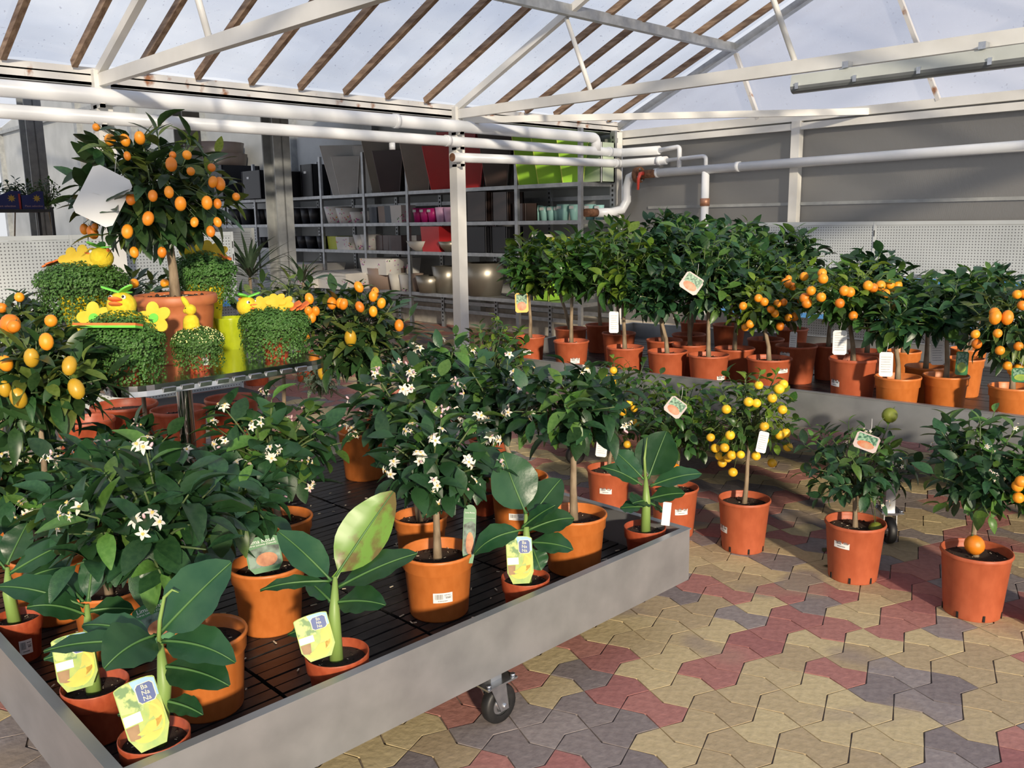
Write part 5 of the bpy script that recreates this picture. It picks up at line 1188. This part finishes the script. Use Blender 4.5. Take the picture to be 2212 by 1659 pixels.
def moss_dome(root, C, rx, rz, n, seed, size=.008, mat=moss, hang=.0, flowers=0):
    """dense dome of tiny round leaves with trailing stems (uncountable foliage: one mesh)"""
    rg = random.Random(seed); b = MB(); C = V(C)
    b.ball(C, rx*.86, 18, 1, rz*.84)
    for i in range(n):
        th = math.acos(1-1.65*rg.random()); a = rg.uniform(0, 6.2832); d = V((math.sin(th)*math.cos(a), math.sin(th)*math.sin(a), math.cos(th)))
        q = rg.uniform(.80,1.10); p_ = C + V((d.x*rx, d.y*rx, d.z*rz))*q
        if d.z < -.1: p_.z -= rg.random()**2*hang
        nr = (d + V((rg.uniform(-.7,.7), rg.uniform(-.7,.7), rg.uniform(-.2,.9)))).normalized(); x = nr.orthogonal().normalized(); y = nr.cross(x); s = size*rg.uniform(.7,1.25)
        b.add([p_+x*s, p_+y*s*.9+nr*s*.2, p_-x*s, p_-y*s*.9+nr*s*.2], [(0,1,2,3)], 0)
    if hang:
        for i in range(26):
            a = rg.uniform(0, 6.2832); p_ = C + V((rx*.92*math.cos(a), rx*.92*math.sin(a), -rz*.25)); l = rg.uniform(.3,1)*hang
            pts = [p_, p_+V((.012*math.cos(a),.012*math.sin(a),-l*.5)), p_+V((rg.uniform(-.015,.015),rg.uniform(-.015,.015),-l))]; b.tube(pts, .0008, 3, 1)
            for k in range(10):
                t_ = rg.random(); c = pts[0].lerp(pts[2], t_); s = size*.7; x = V((rg.uniform(-1,1),rg.uniform(-1,1),rg.uniform(-.4,.4))).normalized(); y = x.orthogonal().normalized(); b.add([c+x*s, c+y*s, c-x*s, c-y*s], [(0,1,2,3)], 0)
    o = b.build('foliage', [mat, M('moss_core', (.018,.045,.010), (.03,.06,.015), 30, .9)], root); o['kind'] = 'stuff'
    if flowers:
        f_ = MB()
        for i in range(flowers):
            th = math.acos(1-.85*rg.random()); a = rg.uniform(0, 6.2832); d = V((math.sin(th)*math.cos(a), math.sin(th)*math.sin(a), math.cos(th))); f_.ball(C+V((d.x*rx,d.y*rx,d.z*rz))*rg.uniform(1.0,1.1), .0028, 5)
        q = f_.build('tiny_flowers', M('pale_yellow_bloom', (.80,.76,.28), (.86,.82,.42), 30, .7), root); q['kind'] = 'stuff'
    return o
def foam_flower(root, name, c, nrm, r, mat, petals=5, th=.006, centre=None, sub=None):
    m = frame(c, V(nrm).orthogonal(), nrm); pts = []
    for i in range(petals*8):
        a = 2*PI*i/(petals*8); pts.append((r*(.62+.38*abs(math.cos(a*petals/2)))*math.cos(a), r*(.62+.38*abs(math.cos(a*petals/2)))*math.sin(a)))
    b = MB(); b.prism(pts, -th/2, th/2); o = b.build(name, mat, root, mat=m)
    if centre: q = MB(); q.prism(ell(0,0,r*.28,r*.28), th/2, th/2+.003); q.build('flower_centre', centre, o)
    return o
blk = M('black_bead', (.01,.01,.01), (.012,.012,.012), 5, .2)
def duck(root, c, face, r, wing_n=2):
    """plush duckling head with foam bill, leaf hat, petal wings; c centre of the head (root-local), face = direction it looks"""
    c, fdir = V(c), V(face).normalized(); side = fdir.cross(V((0,0,1))).normalized()
    b = MB(); b.ball(c, r, 16, 0, r*.95); h = b.build('duck_head', yl_felt, root)
    for s, m_ in ((.12, or_foam), (-.22, or_foam)):
        mt = frame((0,0,0), fdir, (0,0,1)).to_3x3(); b = MB(); b.ball(c+fdir*r*1.02+V((0,0,r*s)), 1, 10, 0, mat=mt @ Matrix.Diagonal((r*.48, r*.55, r*.14))); b.build('bill', m_, h)
    for s in (-1, 1):
        p_ = c + (fdir*.72 + side*s*.5 + V((0,0,.42))).normalized()*r*.97
        b = MB(); b.ball(p_, r*.17, 8); e_ = b.build('eye', white_tag, h); b = MB(); b.ball(p_+fdir*r*.11, r*.10, 8); b.build('pupil', blk, h)
    for k in range(3):
        a = k*2.1+.4; d = (side*math.cos(a) + fdir*math.sin(a)*.8 + V((0,0,.25))).normalized(); m = frame(c+V((0,0,r*.9)), d, (0,0,1)); b = MB(); b.prism(ell(0, r*.62, r*.34, r*.70), -.003, .003); b.build('hat_leaf', mint_foam, h, mat=m)
    foam_flower(h, 'hat_bloom', c-fdir*r*.75+V((0,0,r*.72)), V((0,0,.6))-fdir, r*.34, or_foam)
    return h
# left yellow pot with duckling
for lab, x, y in (('upturned yellow pot under the left moss dome, at the table edge', -3.66, 1.215), ('upturned yellow pot under the shaded moss dome, right of the terracotta pot', -3.66, 1.715)):
    r = thing('yellow_pot', lab, 'pot', (x, y, TZ+.125)); o_ = obj('pot', PM[('cache','y')], r); o_.scale = (.098,.098,.125); o_.rotation_euler = (PI,0,0)
def potted_at(name, label, cat, x, y, z, R, Hh, kind, colr):
    r = thing(name, label, cat, (x, y, z)); add_pot(r, R, Hh, kind, colr, None, False, 0, False); r['wd'] = depth(V((x,y,z+.12))); return r
t = potted_at('moss_pot', 'yellow pot with a moss dome and plush duckling looking left, back of the steel table', 'potted plant', -3.66, 1.215, TZ+.125, .095, .145, 'cache', 'y')
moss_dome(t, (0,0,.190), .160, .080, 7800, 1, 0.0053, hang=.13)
duck(t, V((0,0,.285))+RT*.085, -RT*.9+UP*.25, .045)
for dx, dz in ((-.02,.275), (.025,.285)): foam_flower(t, 'petal_wing', V((0,0,dz))+RT*dx-FW*.02, -FW+V((0,0,.35)), .055, yl_foam)
foam_flower(t, 'foam_foot', V((0,0,.265))-RT*.11, V((0,0,1))-RT*.4, .040, or_foam, centre=mint_foam)
foam_flower(t, 'foam_foot', V((0,0,.260))-RT*.085+FW*.06, V((0,0,1))-RT*.4, .035, or_foam)
# right rear yellow pot
t = potted_at('moss_pot', 'yellow pot with a shaded moss dome and duckling seen from behind', 'potted plant', -3.66, 1.715, TZ+.125, .085, .16, 'cache', 'y')
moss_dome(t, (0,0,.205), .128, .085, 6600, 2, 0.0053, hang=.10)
duck(t, V((0,0,.300))-RT*.055, FW-RT*.2, .043)
foam_flower(t, 'petal_wing', V((0,0,.29))+RT*.03, -FW+V((0,0,.4)), .06, yl_foam); foam_flower(t, 'petal_wing', V((0,0,.285))+RT*.07, -FW+V((0,0,.4)), .045, yl_foam); foam_flower(t, 'foam_foot', V((0,0,.27))+RT*.10, V((0,0,1))+RT*.5, .03, or_foam)
t = potted('lime_pot', 'glossy lime green pot with a small round emblem beside the terracotta pot', 'pot', 503, 752, .068, .135, 'cache', 'l')
e_ = obj('emblem', None, t); n_ = (-FW*1.0-RT*.35); n_.z = .22; n_.normalize(); m = frame(V((n_.x,n_.y,0)).normalized()*.0605+V((0,0,.062)), UP, n_)
b = MB(); ro, ri = ell(0,0,.012,.012,20), ell(0,0,.0105,.0105,20); b.add([(x,y,.001) for x,y in ro]+[(x,y,.001) for x,y in ri], [(i,(i+1)%20,20+(i+1)%20,20+i) for i in range(20)]); b.build('emblem_ring', blackp, t, mat=m); bpy.data.objects.remove(e_)
q = text('emblem_letter', 'R', .012, blackp, t, (0,0,0)); q.matrix_local = m @ Matrix.Translation((0,0,.001)) @ Matrix.Diagonal((.012,.012,.012,1))
potted_at('lime_pot', 'lime green pot behind the terracotta pot, left of it', 'pot', -3.715, 1.44, TZ, .062, .165, 'cache', 'l')
# front moss ball
t = potted('moss_pot', 'round moss ball in a small red pot with a duckling facing the camera', 'potted plant', 275, 818, .048, .075, 'small', 'r')
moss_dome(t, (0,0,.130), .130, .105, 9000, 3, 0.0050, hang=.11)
duck(t, V((0,0,.262))-RT*.01+FW*.035, -FW+UP*.2, .050)
b = MB(); b.lathe([(.0,.190),(.066,.195),(.058,.230),(.030,.248),(0,.25)], 18, c=tuple(FW*.03-RT*.01)); b.build('duck_body', yl_felt, t)
for s in (-1, 1): foam_flower(t, 'petal_wing', V((0,0,.215))+RT*s*.105+FW*.02, -FW+V((0,0,.2)), .062, yl_foam, centre=mint_foam)
m_ = frame(V((0,0,.180))-FW*.112, RT, UP); 
for nm, mt, z_, dd in (('foam_feet', or_foam, .004, 0), ('feet_backing', mint_foam, -.004, .004)):
    pts = [(-.028-.006*math.cos(i*.9), -.105+.21*i/14) for i in range(15)] + [(.028, .105-.21*i/14) for i in range(15)]
    b = MB(); b.prism(pts, z_-.004, z_+.004); b.build(nm, mt, t, mat=m_)
# bunny
t = potted('bunny_pot', 'small red pot of tiny yellow flowers with a flocked yellow bunny', 'potted plant', 432, 800, .045, .075, 'small', 'r', sticker=(.6,.62,.17))
moss_dome(t, (0,0,.105), .088, .055, 5100, 4, 0.0043, hang=.07, flowers=240)
bc_ = V((0,0,.145))-RT*.018
b = MB(); b.lathe([(0,0),(.026,.0),(.030,.02),(.027,.045),(.020,.058),(.010,.062),(0,.064)], 16, c=tuple(bc_)); b.build('bunny_body', yl_felt, t)
b = MB(); hc = bc_+V((0,0,.080)); b.ball(hc, .022, 12, 0, .021); b.ball(hc-RT*.014-V((0,0,.004)), .013, 10, 0, .011); h = b.build('bunny_head', yl_felt, t)
for s in (0, 1):
    b = MB(); ec = hc+V((0,0,.028))-RT*(.014+.004*s)+FW*(.012*s-.004); mt = frame((0,0,0), (UP*.85-RT*.55), -FW).to_3x3(); b.ball(ec, 1, 10, 0, mat=mt @ Matrix.Diagonal((.011,.026,.009))); b.build('bunny_ear', yl_felt, t)
b = MB(); b.ball(hc-RT*.010-FW*.018+V((0,0,.004)), .0028, 6); b.build('bunny_eye', blk, t)
# right moss with duckling in profile
t = potted('moss_pot', 'wide moss cushion in a small red pot with a duckling turned right', 'potted plant', 598, 772, .060, .085, 'small', 'r')
moss_dome(t, (0,0,.135), .130, .075, 8400, 5, 0.0050, hang=.10)
duck(t, V((0,0,.205))-RT*.105, RT*.8-FW*.5, .042)
for dx, dz in ((-.035,.215), (.02,.225), (.05,.215)): foam_flower(t, 'petal_wing', V((0,0,dz))+RT*dx-FW*.03, -FW*.8+V((0,0,.7)), .042, yl_foam)
foam_flower(t, 'foam_foot', V((0,0,.205))+RT*.085-FW*.02, V((0,0,1))-RT*.5-FW*.4, .038, or_foam); foam_flower(t, 'foam_foot', V((0,0,.208))+RT*.115, V((0,0,1))-RT*.5-FW*.4, .034, or_foam)

# ================================================================== BACKGROUND PLANTS IN THE HALL
def strappy(label, px, py, X, hpx, n, seed):
    p = atx(px, py, X); r = thing('spiky_plant', label, 'potted plant', (p.x, p.y, 0)); r['wd'] = depth(p); k = r['wd']/FPX; rg = random.Random(seed); Hh = .28
    add_pot(r, .13, Hh, 'plain', 'r', None, False, seed)
    b = MB(); b.tube([(0,0,.2), (0,0,max(.3, p.z))], .015, 7); b.build('trunk', bark, r)
    for i in range(n):
        a = i*2.4; el = rg.uniform(.2,1.35); d = V((math.cos(a)*math.cos(el), math.sin(a)*math.cos(el), math.sin(el))); obj('leaf', rg.choice(LM['strap'][0]), r, mat=frame((0,0,p.z), d, V((0,0,1))+d*.2) @ Matrix.Scale(hpx*k*rg.uniform(.7,1.1), 4))
strappy('spiky cordyline behind the tall yellow moss pot', 540, 600, -7.6, 110, 44, 3)
strappy('spiky cordyline in front of the white cartons', 655, 610, -7.4, 90, 30, 4)
t = citrus('variegated_ficus', 'bushy plant with white-edged leaves on the paving behind the curved kumquat trunk', 'potted plant', None, 0, (-5.1,3.55), R=.10, Hh=.18, pot='plain', pc='t', cr=(690,800,55,60), sp_='vari', tips=26, per=6, L=.085, seed=90, droop=.9, zr=.2)
p = V((-5.25,3.9,0)); r = thing('terracotta_pot', 'plain terracotta pot on the paving beside the white-edged plant', 'pot', p); add_pot(r, .13, .24, 'plain', 'r', None, False, 1)
t = citrus('evergreen_bush', 'dark small-leaved bush beside the grey column at the far left', 'potted plant', None, 0, (-11.9,3.75), R=.2, Hh=.4, pot='plain', pc='r', cr=(98,420,38,42), sp_='small', tips=36, per=6, L=.05, seed=91, young=0, top_young=0)
t = citrus('evergreen_bush', 'dark feathery bush behind the blue flower boxes', 'potted plant', None, 0, (-12.6,3.3), R=.2, Hh=.4, pot='plain', pc='r', cr=(35,415,40,30), sp_='kumquat', tips=26, per=6, L=.09, seed=92, young=0, top_young=0)
# rack with blue flower boxes
navy = M('navy_card', (.015,.02,.16), (.02,.03,.20), 6, .45); redc = M('red_card', (.45,.03,.03), (.5,.04,.04), 6, .5); goldp = M('gold_print', (.62,.40,.06), (.68,.45,.08), 6, .5)
rk = thing('plant_rack', 'dark metal plant rack at the far left behind the pegboard', 'rack', (-11.2, 1.9, 0))
for z in (.55, 1.12, 1.70): 
    b = MB(); b.box((-.25,0,z-.03), (.25,1.5,z)); b.build('rack_shelf', darkgrey, rk)
for x in (-.24, .24):
    for y in (.01, .75, 1.49): b = MB(); b.box((x-.015,y-.015,0), (x+.015,y+.015,1.72)); b.build('rack_post', darkgrey, rk)
for k, y0 in enumerate((.62, 1.02, 1.30)):
    lab = ('blue flower box with a white label, left one on the rack', 'blue flower box with a gold sun, middle one on the rack', 'blue flower box with a gold sun, right one by the column')[k]
    bx = thing('flower_box', lab, 'box', (-11.15, 1.9+y0, 1.70), 0, 'blue flower boxes'); w_ = .36 if k == 1 else .26
    b = MB(); b.box((-.15,-w_/2,0), (.15,w_/2,.15)); b.add([(.15,-w_/2,.15),(.15,w_/2,.15),(.15,w_/2,.20),(.15,w_*.2,.20),(.15,-w_*.05,.16)], [(0,1,2,3,4)]); b.build('carton', navy, bx)
    b = MB(); b.box((.151,-w_/2,0), (.153,-w_/2+.02,.17)); b.build('red_edge', redc, bx)
    if k: 
        pts = [((.045 if i%2 == 0 else .022)*math.cos(i*PI/8)+w_*.22, (.045 if i%2 == 0 else .022)*math.sin(i*PI/8)+.12) for i in range(16)]
        b = MB(); b.add([(.154,x,z) for x,z in pts], [tuple(range(16))]); b.build('gold_sun', goldp, bx)
        q = text('lettering', 'Plant selection', .032, pinkp, bx, (.155,.02,.035)); q.rotation_euler = (PI/2,0,PI/2)
    else:
        b = MB(); b.box((.152,-.05,.05), (.154,.06,.09)); b.build('paper_label', white_tag, bx)

# ================================================================== SMALL THINGS LYING ABOUT
dryleaf = M('dry_leaf', (.05,.06,.02), (.10,.09,.03), 12, .7)
for x, y, a, lab in ((1775,1222,.6,'dark fallen leaf on the paving left of the green-fruited citrus'), (1780,1193,2.0,'smaller fallen leaf beside the first one on the paving')):
    p = at(x, y, .004); o = obj('fallen_leaf', leaf_mesh('fallen_leaf', .30, .2, .12, dryleaf), None, mat=frame(p, (math.cos(a),math.sin(a),0), (0,0,1)) @ Matrix.Scale(.075, 4), label=lab, cat='leaf', group='fallen leaves')
cb_ = MB(); rg_ = random.Random(8)
for i in range(170):
    x, y = rg_.uniform(-3.6,-1.8), rg_.uniform(.6,2.55); a = rg_.uniform(0,6.3); l = rg_.uniform(.004,.011); d = V((math.cos(a),math.sin(a),0))*l; c = V((x,y,T1+.004)); cb_.bar(c-d, c+d, .004, .002)
cb_.build('tray_crumbs', perl, None, label='scattered pale crumbs of bark on the black slatted tray', cat='crumbs', kind='stuff')
